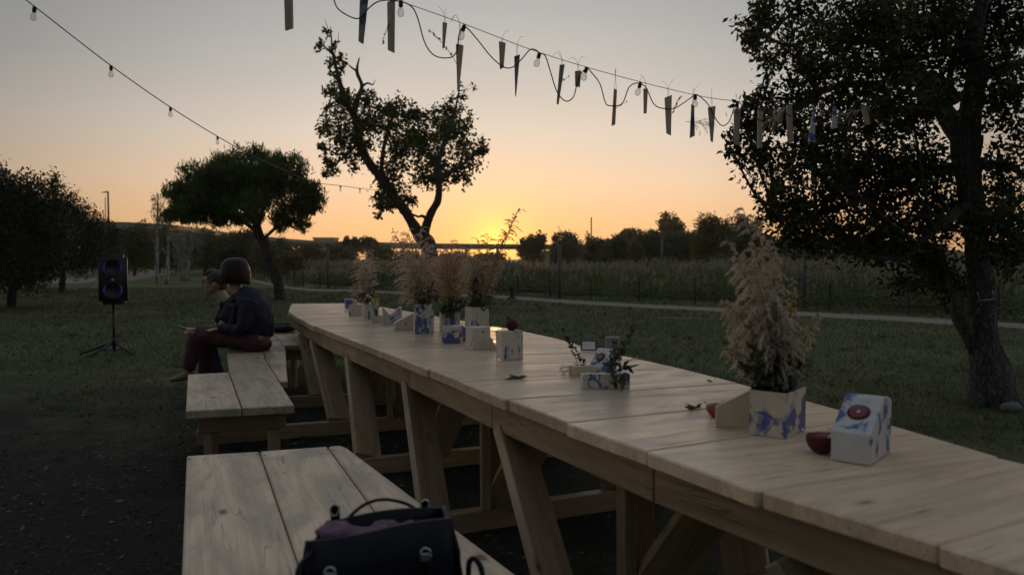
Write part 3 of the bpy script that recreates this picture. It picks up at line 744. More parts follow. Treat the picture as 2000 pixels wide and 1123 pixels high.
# pale slender trees
for u, vt, vb, d, lab, lean in ((303, 378, 545, 40, 'tall slender pale trunked tree left of the umbrella pine', 6), (326, 430, 546, 39, 'slender pale trunk standing right of the taller pale one', 0), (362, 450, 540, 44, 'pale leafless shrub of upright twigs behind the man', 4)):
    b = D(u, vb, d); b.z = 0; e = empty('slender_tree', b); parts = []
    k = 1 if u != 362 else 9
    for j in range(k):
        off = 0 if k == 1 else random.uniform(-1, 1)
        top = D(u + lean + off * 30, vt + abs(off) * 25, d); mid = D(u + lean * .1 + off * 12 + random.uniform(-3, 3), (vt + vb) / 2, d)
        r0 = 0.10 if k == 1 else 0.045
        tp = catmull([b + Vector((off * .3, random.uniform(-.3, .3), 0)), mid, top], 5); parts.append(tube_data(tp, list(np.linspace(r0, r0 * .25, len(tp))), 6))
        for q in range(14):
            t = random.uniform(0.35, 0.95); p0 = tp[int(t * (len(tp) - 1))]; a = random.uniform(0, 6.28); L = random.uniform(0.3, 0.75)
            parts.append(tube_data([p0, p0 + Vector((math.cos(a) * L * .4, math.sin(a) * L * .4, L * .6)), p0 + Vector((math.cos(a) * L * .6, math.sin(a) * L * .6, L * 1.15))], [r0 * .22, r0 * .15, r0 * .06], 4))
    vs, fs = merge(parts); pydata('trunk', vs, fs, M['bark_pale'], e, True, origin=b)
    if k == 1:
        pts = []
        for q in range(16):
            v = random.uniform(vt, vt + (60 if u == 303 else 25)); c = D(u + lean + random.uniform(-13, 13), v, d)
            pts.append(clump_points(c, (0.28, 0.28, 0.3), 45)[0])
        leaf_mesh('crown', np.concatenate(pts), 0.075, 0.6, M['olive'], e, origin=b)
    else:
        pts = [clump_points(D(u + random.uniform(-32, 32), random.uniform(455, 520), d), (0.5, 0.5, 0.5), 60)[0] for _ in range(26)]
        leaf_mesh('crown', np.concatenate(pts), 0.13, 0.16, M['grey_twig'], e, dirs=np.tile((0, 0, 1.0), (26 * 60, 1)), spread=0.5, origin=b)
    tag(e, lab, 'tree')

def limb(px, radii, d0, seg=10, wob=0.25, n=5):
    # px: (u, v, depth offset)
    P = catmull([D(u, v, d0 + dz) for u, v, dz in px], n); Rr = np.interp(np.linspace(0, 1, len(P)), np.linspace(0, 1, len(radii)), radii)
    return P, list(Rr)
def big_tree(name, base, limbs, clumps, d0, leafmat, leafsize, asp, bark, label, dspread=0.8, twig_r=0.010, dirs=None, cat='tree', bunch=0.13, nodes=None, extra=None, shell=0.5, sub=1):
    e = empty(name, base); parts = []; nodes = []
    for px, radii in limbs:
        P, Rr = limb(px, radii, d0); parts.append(tube_data(P, Rr, 12, 0.35))
        nodes += [p for p, r in zip(P[len(P) // 4:], Rr[len(P) // 4:])]
    nodes_np = np.array([tuple(p) for p in nodes]); lp = []
    if sub > 1: clumps = [(u + RNG.uniform(-.55, .55) * ru, v + RNG.uniform(-.5, .5) * rv, ru * RNG.uniform(.55, .8), rv * RNG.uniform(.5, .75), int(n / sub * RNG.uniform(.8, 1.2)) + 8) for u, v, ru, rv, n in clumps for _ in range(sub)]
    for u, v, ru, rv, n in clumps:
        dz = RNG.normal(0, dspread * 0.6); c = D(u, v, d0 + dz); s = (d0 + dz) / FPX
        P, cen = clump_points(c, (ru * s, max(ru, rv) * s * 0.9, rv * s), n, shell=shell); lp.append(P)
        # boughs to the clump, twigs to its bunches
        near = nodes_np[np.argmin(((nodes_np - np.array(c)) ** 2).sum(1))]; a = Vector(near); b = Vector(c)
        mid = (a + b) / 2 + Vector((RNG.normal(0, .05), RNG.normal(0, .05), -0.06 * (b - a).length)); L = (b - a).length
        parts.append(tube_data(catmull([a, mid, b], 4), list(np.linspace(twig_r * (1.6 + 1.2 * L), twig_r * 0.8, 9)), 6, 0.2))
        if L > 0.35 * d0 / 7 + 0.1:
            kk = int(26 * L / (d0 / 7) * (L / 0.5) ** 0 ) * 4; tt = RNG.uniform(0.25, 1, kk)[:, None]; lp.append(np.array(a) * (1 - tt) + np.array(b) * tt + np.array((0, 0, -1.0)) * (0.06 * L) * (tt * (1 - tt)) * 4 + RNG.normal(0, 0.05 * d0 / 7, (kk, 3)))
        for q in cen[RNG.choice(len(cen), min(len(cen), 16), replace=False)]:
            t = RNG.uniform(0.5, 1.0); s0 = a.lerp(b, t) + (mid - (a + b) / 2) * 0.5 * (1 - t)
            w = s0.lerp(Vector(q), 0.5) + Vector(RNG.normal(0, 0.06, 3)) * (b - Vector(q)).length
            parts.append(tube_data([s0, w, q], [twig_r * .6, twig_r * .45, twig_r * .15], 4))
    if extra: parts += extra
    vs, fs = merge(parts); pydata('trunk', vs, fs, bark, e, True, origin=base)
    P = np.concatenate(lp)
    if dirs is not None: leaf_mesh('crown', P, leafsize, asp, leafmat, e, dirs=np.tile(dirs, (len(P), 1)), spread=0.9, origin=base)
    else: leaf_mesh('crown', P, leafsize, asp, leafmat, e, origin=base)
    return tag(e, label, cat)

# middle tree against the sunset
d0 = 24.0; s = d0 / FPX
limbs = [
 ([(851, 588, 0), (848, 540, 0), (843, 512, 0), (838, 483, 0), (826, 462, 0)], [0.30, 0.25, 0.23, 0.22, 0.21]),
 ([(828, 468, 0), (812, 446, .1), (795, 418, .2), (770, 385, .3), (742, 347, .3), (715, 309, .2), (701, 270, .1), (692, 228, 0), (672, 194, -.2), (662, 154, -.3), (650, 105, -.4), (646, 55, -.5)], [0.20, 0.19, 0.17, 0.15, 0.14, 0.13, 0.12, 0.10, 0.08, 0.06, 0.035, 0.012]),
 ([(830, 466, 0), (833, 440, -.1), (843, 415, -.3), (855, 393, -.4), (858, 360, -.5), (855, 325, -.5), (868, 280, -.4), (884, 240, -.3), (893, 195, -.2), (900, 158, 0)], [0.15, 0.14, 0.12, 0.11, 0.10, 0.09, 0.07, 0.05, 0.025, 0.01]),
 ([(692, 222, 0), (700, 190, .1), (707, 168, .2), (697, 140, .3), (702, 113, .3)], [0.09, 0.075, 0.06, 0.045, 0.015]),
 ([(706, 170, .2), (718, 163, .2), (728, 166, .2), (733, 156, .2)], [0.04, 0.03, 0.02, 0.006]),
 ([(699, 141, .3), (686, 132, .3), (678, 124, .3)], [0.035, 0.025, 0.008]),
 ([(651, 108, -.4), (638, 95, -.4), (622, 100, -.4), (614, 103, -.4)], [0.03, 0.02, 0.012, 0.006]),
 ([(648, 75, -.5), (640, 55, -.5), (634, 38, -.5)], [0.015, 0.01, 0.004]), ([(652, 110, -.4), (660, 80, -.4), (662, 62, -.4)], [0.018, 0.01, 0.004]),
 ([(702, 275, .1), (680, 300, .3), (655, 322, .5), (640, 345, .6)], [0.06, 0.045, 0.03, 0.01]),
 ([(858, 350, -.5), (890, 330, -.3), (925, 305, -.1), (945, 292, 0)], [0.07, 0.05, 0.03, 0.01]),
 ([(838, 432, -.2), (825, 422, -.3), (818, 424, -.3)], [0.05, 0.045, 0.03]),
 ([(745, 350, .3), (748, 300, .2), (760, 250, .1), (778, 205, 0)], [0.09, 0.06, 0.045, 0.015]),
]
cl = [(655, 265, 26, 38, 900), (688, 225, 34, 34, 1100), (648, 318, 20, 20, 380), (640, 335, 14, 10, 130), (735, 245, 42, 36, 1600), (772, 215, 34, 28, 950), (700, 290, 36, 36, 1200),
 (785, 285, 44, 42, 1700), (765, 345, 42, 32, 1200), (748, 385, 26, 26, 620), (742, 408, 16, 14, 200), (848, 300, 46, 42, 1900), (880, 335, 38, 28, 1100), (920, 300, 28, 34, 800), (862, 240, 38, 26, 1000),
 (893, 262, 32, 32, 900), (795, 390, 24, 24, 420), (658, 112, 10, 22, 120), (662, 135, 16, 14, 110), (644, 128, 12, 12, 60), (640, 185, 16, 14, 90), (655, 190, 18, 14, 140), (668, 172, 14, 12, 110), (634, 210, 14, 12, 80), (622, 92, 10, 8, 40), (652, 85, 9, 12, 50), (652, 155, 13, 20, 180), (632, 90, 10, 10, 60), (643, 66, 8, 12, 50), (940, 292, 12, 20, 220), (815, 235, 34, 24, 800), (722, 196, 22, 16, 380),
 (672, 195, 22, 18, 350), (636, 250, 12, 16, 130), (632, 285, 12, 16, 120), (905, 205, 28, 26, 110), (880, 195, 24, 18, 110), (912, 175, 20, 18, 50), (830, 350, 34, 26, 620), (770, 395, 22, 22, 330), (820, 270, 30, 24, 600), (870, 215, 22, 16, 260), (905, 345, 20, 14, 200)]
cl = [(u, v, a * 1.08, b * 1.08, int(n * 0.60)) for u, v, a, b, n in cl]
base = D(851, 588, d0); base.z = 0
big_tree('cork_oak', base, limbs, cl, d0, M['center_leaf'], 0.13, 0.55, M['bark'], 'forked oak with bare top twigs standing against the sunset', dspread=0.9, twig_r=0.014)

# umbrella pine
d0 = 24.4
limbs = [
 ([(549, 585, 0), (544, 560, 0), (533, 525, 0), (518, 485, 0), (505, 455, 0), (498, 425, 0), (492, 390, 0), (480, 350, 0)], [0.20, 0.17, 0.155, 0.145, 0.14, 0.11, 0.08, 0.03]),
 ([(505, 455, 0), (470, 430, .2), (430, 415, .4), (385, 400, .6)], [0.07, 0.055, 0.04, 0.015]), ([(503, 450, 0), (512, 415, -.3), (530, 380, -.5), (545, 345, -.6)], [0.08, 0.06, 0.04, 0.015]),
 ([(512, 470, 0), (545, 440, -.2), (580, 425, -.3), (610, 415, -.4)], [0.05, 0.04, 0.03, 0.01]), ([(500, 440, 0), (468, 400, -.4), (430, 360, -.7)], [0.06, 0.045, 0.015]),
 ([(492, 400, 0), (450, 375, .5), (400, 350, .9)], [0.05, 0.035, 0.012])]
cl = []
for u, v, ru, rv, n in [(352, 395, 34, 30, 1900), (392, 362, 44, 36, 2600), (440, 335, 48, 34, 2900), (500, 325, 52, 30, 3000), (552, 345, 44, 36, 2500), (588, 385, 34, 36, 1900), (605, 415, 20, 26, 560),
    (400, 405, 50, 30, 2400), (460, 390, 56, 38, 3000), (520, 385, 54, 36, 2900), (565, 415, 42, 28, 1300), (545, 440, 34, 18, 420), (590, 440, 24, 16, 300), (430, 425, 44, 18, 1300), (345, 422, 24, 16, 600), (470, 350, 60, 40, 2600), (420, 372, 50, 40, 2200), (375, 430, 30, 12, 420), (480, 432, 30, 10, 300)]:
    cl.append((u, v, ru * 1.1, rv * 1.1, int(n * 1.25)))
base = D(549, 585, d0); base.z = 0
big_tree('umbrella_pine', base, limbs, cl, d0, M['pine'], 0.16, 0.22, M['bark_far'], 'umbrella pine with broad dome crown and leaning trunk', dspread=0.9, twig_r=0.010, dirs=(0, 0, 1.1), shell=0.4, sub=5)

# big oak at right
d0 = 6.84
limbs = [
 ([(1944, 806, 0), (1936, 770, 0), (1927, 720, 0), (1920, 660, 0), (1914, 600, 0), (1914, 520, 0), (1905, 440, 0), (1893, 375, 0), (1888, 310, 0), (1888, 268, 0)], [0.215, 0.19, 0.15, 0.125, 0.12, 0.098, 0.095, 0.102, 0.112, 0.115]),
 ([(1888, 275, 0), (1862, 245, .1), (1832, 203, .3), (1792, 143, .6), (1755, 100, .8), (1737, 46, 1.0), (1722, -10, 1.2), (1700, -80, 1.4)], [0.095, 0.088, 0.08, 0.072, 0.06, 0.05, 0.045, 0.03]),
 ([(1890, 280, 0), (1894, 214, -.1), (1907, 142, -.2), (1903, 80, -.3), (1920, 0, -.4), (1940, -90, -.5)], [0.10, 0.085, 0.075, 0.065, 0.05, 0.04]),
 ([(1870, 200, .2), (1840, 160, .2), (1790, 150, .4), (1720, 165, .7), (1660, 165, .9), (1600, 180, 1.0), (1540, 215, 1.2), (1480, 260, 1.2)], [0.05, 0.05, 0.045, 0.04, 0.035, 0.03, 0.02, 0.008]),
 ([(1760, 110, .8), (1690, 80, 1.0), (1610, 70, 1.2), (1540, 90, 1.2), (1480, 60, 1.2)], [0.05, 0.04, 0.03, 0.02, 0.008]),
 ([(1888, 340, 0), (1830, 330, .5), (1760, 350, .8), (1680, 390, .9), (1600, 420, .9), (1540, 445, .8)], [0.055, 0.045, 0.035, 0.028, 0.018, 0.008]),
 ([(1893, 400, 0), (1850, 430, -.3), (1800, 470, -.4), (1770, 510, -.4)], [0.05, 0.04, 0.028, 0.01]),
 ([(1905, 160, -.2), (1960, 130, -.3), (2040, 120, -.3)], [0.05, 0.04, 0.02]), ([(1900, 330, 0), (1950, 320, .2), (2020, 350, .4)], [0.045, 0.03, 0.015]),
 ([(1900, 690, -.02), (1889, 655, -.06), (1877, 625, -.08), (1870, 598, -.1), (1872, 570, -.1)], [0.03, 0.055, 0.07, 0.06, 0.035]),
 ([(1966, 812, .0), (1958, 770, .0), (1946, 715, .0), (1936, 665, .0)], [0.17, 0.13, 0.10, 0.05]),
]
cl = [(1470, 55, 30, 40, 620), (1482, 12, 34, 26, 420), (1545, 100, 52, 46, 900), (1600, 40, 50, 40, 700), (1640, 90, 60, 46, 1500), (1700, 40, 70, 52, 1900), (1800, 50, 76, 60, 2600), (1900, 30, 66, 66, 2400), (1985, 60, 60, 76, 2300),
 (1560, 195, 62, 36, 1300), (1455, 245, 30, 40, 620), (1428, 290, 20, 24, 260), (1500, 300, 46, 40, 1100), (1590, 290, 62, 46, 1800), (1690, 270, 66, 54, 2300), (1670, 180, 66, 44, 1900), (1780, 215, 60, 50, 2000),
 (1955, 190, 50, 60, 1500), (1975, 330, 46, 56, 1100), (1540, 395, 50, 40, 1100), (1620, 395, 62, 40, 1500), (1710, 370, 66, 48, 1900), (1800, 325, 50, 50, 1300), (1550, 462, 56, 28, 900), (1640, 462, 66, 34, 1400),
 (1755, 445, 66, 46, 2000), (1815, 515, 52, 34, 1200), (1790, 548, 52, 22, 700), (1850, 560, 34, 30, 700), (1700, 485, 56, 24, 900), (1960, 450, 50, 50, 1600), (1985, 515, 44, 26, 700), (1850, 420, 50, 50, 1500), (1950, 400, 50, 40, 1100),
 (1520, 235, 40, 26, 520), (1600, 130, 46, 30, 600), (1500, 130, 26, 26, 200), (1860, 120, 50, 50, 1300), (1760, 130, 46, 40, 1000), (1500, 420, 22, 20, 200), (1740, -50, 120, 50, 1500), (1900, -60, 120, 50, 1500), (1600, -40, 90, 36, 700), (2060, 200, 60, 200, 1500), (1480, 200, 26, 18, 150), (1660, 330, 50, 30, 900), (1560, 335, 40, 26, 500), (1750, 330, 40, 30, 700)]
cl = [(u, v, a * 1.28, b * 1.28, int(n * (0.52 if u < 1600 else 0.66))) for u, v, a, b, n in cl]
base = D(1940, 800, d0); base.z = 0
roots = []
for (u, v, du) in ((1912, 812, -6),):
    q = D(u, v - 60, d0); q2 = D(u + du, v, d0 - 0.15); q2.z = -0.02
    roots.append(tube_data(catmull([Vector((q.x, q.y, 0.35)), Vector(((q.x + q2.x) / 2, (q.y + q2.y) / 2, 0.12)), q2], 4), list(np.linspace(0.09, 0.06, 9)), 8, 0.3))
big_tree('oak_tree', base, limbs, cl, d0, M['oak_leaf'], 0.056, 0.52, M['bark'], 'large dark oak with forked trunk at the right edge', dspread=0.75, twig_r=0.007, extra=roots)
q = D(1975, 798, 6.5); q.z = 0.035
bm = bmesh.new(); bmesh.ops.create_icosphere(bm, subdivisions=2, radius=1)
for v in bm.verts: v.co = Vector((v.co.x * .09, v.co.y * .07, v.co.z * .05)) * (1 + .2 * mnoise.noise(v.co * 2))
tag(bm_obj('stone', bm, M['concrete'], None, Matrix.Translation(q)), 'small pale stone at the foot of the right oak', 'stone')
# thin wire square stapled to the oak trunk
e = empty('wire_loop', D(1926, 580, 6.6)); c4 = [D(u, v, 6.69) for u, v in ((1909, 570), (1913, 587), (1942, 584), (1938, 567))]
tube('wire', c4, 0.0035, M['metal'], e, 5)
tube('cord', catmull([D(1913, 600, 6.66), D(1900, 625, 6.63), D(1897, 640, 6.62), D(1907, 650, 6.62)], 5), 0.003, M['twine'], e, 5)
tag(e, 'thin pale wire loop fixed to the right oak trunk', 'wire')
# ------------------------------------------------------------------ long table
TZ, TT = 0.76, 0.045
def T(u, v): return G(u, v, TZ)
Lp = [Vector((1.02, 1.08, TZ)), T(1835, 1062), T(1484, 957), T(1267, 880), T(1108, 826), T(990, 781), T(903, 746), T(785, 700), T(700, 669), T(650, 651), T(615, 637), T(585, 622), T(562, 608), T(568, 593)]
Rp = [Vector((1.62, 1.36, TZ)), Vector((1.45, 1.79, TZ)), T(1950, 893), T(1693, 817), T(1560, 780), T(1440, 748), T(1320, 718), T(1180, 687), T(1080, 660), T(1010, 645), T(930, 632), T(850, 617), T(775, 605), T(700, 592)]
# far end is the last joint; walk along both edges and lay boards about 0.22 m wide
S = [0.0]
for i in range(len(Lp) - 1): S.append(S[-1] + ((Lp[i + 1] + Rp[i + 1]) / 2 - (Lp[i] + Rp[i]) / 2).length)
def edge(P, s):
    for i in range(len(S) - 1):
        if s <= S[i + 1] + 1e-9:
            return P[i].lerp(P[i + 1], (s - S[i]) / (S[i + 1] - S[i]))
    return P[-1].copy()
table = empty('long_table', (0.2, 4.5, 0))
cuts = []
for i in range(len(S) - 1):
    k = max(1, round((S[i + 1] - S[i]) / 0.44)); cuts += [S[i] + (S[i + 1] - S[i]) * j / k for j in range(k)]
cuts.append(S[-1]); jr = random.Random(3)
for i in range(len(cuts) - 1):
    gap = 0.0035 if i % 3 else 0.002
    a0, a1 = edge(Lp, cuts[i]), edge(Lp, cuts[i + 1]); b0, b1 = edge(Rp, cuts[i]), edge(Rp, cuts[i + 1])
    d_ = (a1 - a0).normalized() * gap; d2 = (b1 - b0).normalized() * gap
    x = (b0 - a0).normalized(); ja, jb = jr.uniform(-.010, .010), jr.uniform(-.014, .014); jz = jr.uniform(-.0015, .0015)
    poly = [a0 + d_ + x * ja, b0 + d2 + x * jb, b1 - d2 + x * jb, a1 - d_ + x * ja]
    prism('plank', poly, TZ - TT, TZ + jz, M['table'], table, along=(b0 - a0), bev=0.005)
ZA = TZ - TT - 0.002
def inset(s, t): a, b = edge(Lp, s), edge(Rp, s); return a.lerp(b, t)
# apron rails under both long edges
for side in (0, 1):
    st = np.linspace(0.25, S[-1] - 0.35, 9)
    for i in range(8):
        w0 = (edge(Lp, st[i]) - edge(Rp, st[i])).length; t0 = 0.052 / w0; w1 = (edge(Lp, st[i + 1]) - edge(Rp, st[i + 1])).length; t1 = 0.052 / w1
        if side: t0, t1 = 1 - t0, 1 - t1
        a, b = inset(st[i], t0), inset(st[i + 1], t1); a.z = b.z = ZA - 0.055
        beam('apron_rail', a.lerp(b, 0.002), b.lerp(a, 0.002), 0.045, 0.11, M['frame'], table)
# trestles: ground sill, splayed legs, upright studs
ZB = 0.10
trest = [((2.05, 1.2), 2.46, 20), ((864, 1003), None, 24), ((725, 892), None, 21), ((643, 821), None, 20), ((590, 772), None, 15), ((560, 738), None, 10)]
def leg(p0, p1, face):
    beam('leg', p0, p1, 0.17, 0.045, M['frame'], table, up=face)
def trestle(bl, ang, topL, reachL, reachR, mid_off):
    dr = Vector((math.cos(R(ang)), math.sin(R(ang)), 0)); nrm = Vector((-dr.y, dr.x, 0))
    bl = bl + dr * 0.05; a = bl - dr * reachL; b = bl + dr * reachR; a.z = b.z = ZB / 2
    beam('ground_sill', a, b, 0.07, ZB, M['frame'], table)
    z1 = ZA - 0.004
    f = nrm                                          # broad face looks along the table
    ss = min(np.linspace(0, S[-1], 400), key=lambda q: abs(edge(Lp, q).y - topL.y - 0.27)); wq = (edge(Lp, ss) - edge(Rp, ss)).length; tl = inset(ss, 0.095 / wq)
    leg(Vector((bl.x, bl.y, ZB)) , Vector((tl.x, tl.y, z1 - 0.112)), (nrm - dr * 0.15))
    m0 = bl + dr * mid_off; 
    leg(Vector((m0.x, m0.y, ZB)), Vector((m0.x, m0.y, 0)) + dr * 0.12 - nrm * 0.40 + Vector((0, 0, z1)), (nrm + dr * 0.3))
    p = m0 - dr * 0.07; beam('upright', Vector((p.x, p.y, ZB)), Vector((p.x, p.y, z1)) + nrm * 0.01, 0.10, 0.045, M['frame'], table, up=(nrm * -0.3 + dr))
    p = m0 + dr * 0.03 + nrm * 0.06; beam('upright', Vector((p.x, p.y, ZB)), Vector((p.x, p.y, z1)) + nrm * 0.02, 0.10, 0.045, M['frame'], table, up=(nrm + dr * 0.2))
    r0 = bl + dr * (reachR - 0.25); leg(Vector((r0.x, r0.y, ZB)), Vector((r0.x, r0.y, 0)) + dr * 0.10 + nrm * 0.25 + Vector((0, 0, z1)), (nrm * 0.6 + dr * 0.8))
trestle(Vector((0.13, 2.50, 0)), 26, G(1030, 850, 0.66) + Vector((.0, .03, 0)), 0.25, 1.05, 0.32)
trestle(G(828, 1008, ZB), 24, G(800, 745, 0.68) + Vector((.03, .06, 0)), 0.35, 1.25, 0.33)
trestle(G(702, 895, ZB), 21, G(682, 692, 0.68) + Vector((.03, .06, 0)), 0.55, 1.5, 0.42)
trestle(G(650, 822, ZB), 20, G(634, 656, 0.68) + Vector((.03, .06, 0)), 0.98, 1.55, 0.45)
trestle(G(612, 772, ZB), 12, G(606, 640, 0.69) + Vector((.08, .1, 0)), 0.9, 1.45, 0.5)
trestle(Vector((0.86, 1.52, 0)), 28, Vector((0.72, 1.50, 0)), 0.15, 0.85, 0.3)
tag(table, 'long pale wooden plank table running from the near right to the far left', 'table')

# ------------------------------------------------------------------ benches
BZ, BT = 0.45, 0.05
def Bp(u, v): return G(u, v, BZ)
def bench(label, boards, legs, origin):
    e = empty('wooden_bench', origin)
    for poly, along in boards:
        pts = [Bp(*q) for q in poly]
        prism('plank', pts, BZ - BT, BZ + random.uniform(-.001, .001), M['bench'], e, along=Bp(*along[1]) - Bp(*along[0]), bev=0.006)
        ax = (Bp(*along[1]) - Bp(*along[0])).normalized(); ce = sum(pts, Vector()) / len(pts)
        for q in pts[:4]:
            w_ = q + (ce - q).normalized() * random.uniform(.06, .09); pl_ = e.children[-1] if False else None
            sv, sf = lathe_data([(.0045, -.001), (.0045, .0008), (.002, .0004)], 8, loc=(w_.x, w_.y, BZ + .001)); pydata('screw', sv, sf, M['black'], e)
    for a, b, kind in legs:
        beam(kind, a, b, *( (0.045, 0.11) if kind == 'apron_board' else (0.07, 0.045) if kind == 'ground_sill' else (0.11, 0.045)), M['frame'], e)
    return tag(e, label, 'bench')
def endframe(p, q, lean=0.05):
    # two legs with a board between them under a bench end, p and q on the ground plan
    p, q = Vector((p.x, p.y, 0)), Vector((q.x, q.y, 0)); zt = BZ - BT - 0.003; out = []
    out.append((Vector((p.x, p.y, zt - 0.055)), Vector((q.x, q.y, zt - 0.055)), 'apron_board'))
    dr = (q - p).normalized()
    out.append((p + dr * (0.02 + lean), p + dr * 0.07 + Vector((0, 0, zt - 0.112)), 'leg')); out.append((q - dr * (0.02 + lean), q - dr * 0.07 + Vector((0, 0, zt - 0.112)), 'leg'))
    return out
ga = 1.2
b1 = [([(365, 889.5), (506, 881), (633, 1250), (350, 1250)], ((365, 889), (350, 1250))),
      ([(508.5, 881), (639, 871.5), (917, 1250), (637, 1250)], ((508, 881), (637, 1250))),
      ([(641.5, 871.5), (666, 870), (679, 875), (1180, 1250), (921, 1250)], ((641, 871), (921, 1250)))]
lg = endframe(Bp(385, 915), Bp(700, 905)) + endframe(Bp(380, 1180), Bp(1040, 1180))
bench('broad three board bench in the foreground with a handbag on it', b1, lg, Bp(500, 1000))
b2 = [([(367, 731), (446.5, 727), (471.5, 796.5), (363, 802)], ((446, 727), (471, 796))),
      ([(448.5, 727), (443, 690), (447, 676), (513, 672), (516, 700), (575, 791), (474, 796.5)], ((448, 727), (474, 796))),
      ([(518.5, 701), (514, 672), (516, 652), (532, 652), (556, 674), (562, 744), (547, 745)], ((556, 674), (562, 744)))]
lg = endframe(Bp(386, 791), Bp(558, 781)) + endframe(Bp(470, 690), Bp(545, 690))
bench('pale wooden bench behind the front one, where the woman sits', b2, lg, Bp(480, 740))
b3 = [([(533.5, 651.5), (526, 644), (582, 642.5), (612.5, 674), (557.5, 674)], ((582, 642), (612, 674))),
      ([(584, 642.5), (598, 642), (634, 674), (614.5, 674)], ((584, 642), (614, 674))),
      ([(516, 651), (470, 652), (480, 640), (523, 640), (531, 651)], ((516, 651), (523, 640)))]
lg = endframe(Bp(560, 671), Bp(625, 671)) + endframe(Bp(490, 645), Bp(590, 645))
bench('far wooden bench by the table end with a flat black bag on it', b3, lg, Bp(570, 660))

# ------------------------------------------------------------------ painted blocks on the table
def corner_block(name, uc, vc, uL, uR, hpx, yaw, mat, label, cat='block', tops=(1, 1, 1, 1), z=TZ, hollow=False, parent=None, mx=9, group='painted wooden blocks on the table'):
    P = G(uc, vc, z); th = R(yaw); dl = Vector((-math.cos(th), math.sin(th), 0)); dr = Vector((math.sin(th), math.cos(th), 0))
    def ext(dv, u):
        k = (u - 1000) / FPX; return min(mx, max(0.012, (k * P.y - P.x) / (dv.x - k * dv.y)))
    a, b = ext(dl, uL), ext(dr, uR); h = hpx * P.y / FPX
    pts = [P, P + dr * b, P + dr * b + dl * a, P + dl * a]           # near, right, back, left
    c = sum(pts, Vector()) / 4; mw = Matrix.Translation(c) @ Matrix.Rotation(-th, 4, 'Z'); inv = mw.inverted()
    bm = bmesh.new(); zb = 0.001
    bot = [bm.verts.new(inv @ (p + Vector((0, 0, zb)))) for p in pts]; top = [bm.verts.new(inv @ (p + Vector((0, 0, h * t)))) for p, t in zip(pts, tops)]
    bm.faces.new(bot); tf = bm.faces.new(top)
    for i in range(4): bm.faces.new((bot[i], bot[(i + 1) % 4], top[(i + 1) % 4], top[i]))
    if hollow:
        bmesh.ops.recalc_face_normals(bm, faces=bm.faces[:])
        bmesh.ops.inset_region(bm, faces=[tf], thickness=min(a, b) * 0.16)
        bmesh.ops.translate(bm, verts=tf.verts[:], vec=(0, 0, -h * 0.55))
    else:
        bmesh.ops.bevel(bm, geom=bm.edges[:], offset=0.0025, segments=1, affect='EDGES')
    o = bm_obj(name, bm, mat, parent, mw)
    if parent is None: tag(o, label, cat, group)
    o['_h'] = h; o['_c'] = tuple(c); return o, c, h
blocks = {}
def CB(key, *a, **k): blocks[key] = corner_block(*a, **k)
CB('A', 'painted_block', 676, 603, 672, 699, 18, 70, M['blot'], 'low block with blue paint, farthest on the table', mx=.12)
CB('B', 'painted_block', 707, 617, 679, 711, 23, 8, M['block'], 'cream leaning block with a blue patch, second farthest', tops=(1, 1, .9, .95), mx=.13)
CB('C', 'painted_vase', 712, 624, 709, 739, 32, 70, M['drip'], 'small blue painted vase holding the farthest bouquet', 'vase', hollow=True, mx=.13)
CB('D', 'wooden_pot', 746, 631, 724, 748, 14, 8, M['bare_block'], 'tiny bare wood pot with white flowers', 'pot', hollow=True, mx=.09)
CB('F', 'painted_block', 771, 646, 768, 808, 34, 75, M['block'], 'cream block with a sloping top left of the tallest vase', tops=(.45, 1, 1, .45), mx=.17)
CB('G', 'painted_vase', 812, 652, 809, 847, 58, 76, M['slash'], 'tall vase with diagonal blue strokes', 'vase', hollow=True, mx=.15)
CB('H', 'painted_vase', 862, 648, 858, 898, 38, 72, M['drip'], 'blue painted vase standing behind the block with the round hole', 'vase', hollow=True, mx=.15)
CB('J', 'painted_vase', 922, 660, 908, 955, 60, 62, M['blot'], 'tall cream vase with a blue band and bright bouquet', 'vase', hollow=True, mx=.16)
CB('K', 'painted_block', 925, 685, 909, 958, 45, 58, M['block'], 'plain cream cube in front of the tall banded vase', mx=.15)
CB('L', 'wooden_block', 960, 685, 956, 972, 26, 70, M['bare_block'], 'small bare wood wedge right of the cream cube', tops=(1, .1, .1, 1), mx=.10)
CB('M', 'painted_block', 981, 705, 968, 1022, 58, 62, M['drip'], 'cream block with dripping blue paint and a pomegranate on top', mx=.14)
CB('N', 'wooden_block', 1124, 736, 1111, 1162, 20, 62, M['bare_block'], 'low bare block with black seedheads and dried grass', mx=.14)
CB('P', 'painted_block', 1138, 761, 1134, 1232, 30, 82, M['slash'], 'long low cream block with blue strokes and green sprigs', mx=.26)
CB('R', 'wooden_block', 1470, 838, 1400, 1478, 80, 12, M['bare_block'], 'plain wedge leaning on the near vase', tops=(1, 1, .52, .52), mx=.14)
CB('S', 'painted_vase', 1534, 858, 1467, 1580, 91, 40, M['blot'], 'square vase with blue splashes holding the near pampas bouquet', 'vase', hollow=True, mx=.17)
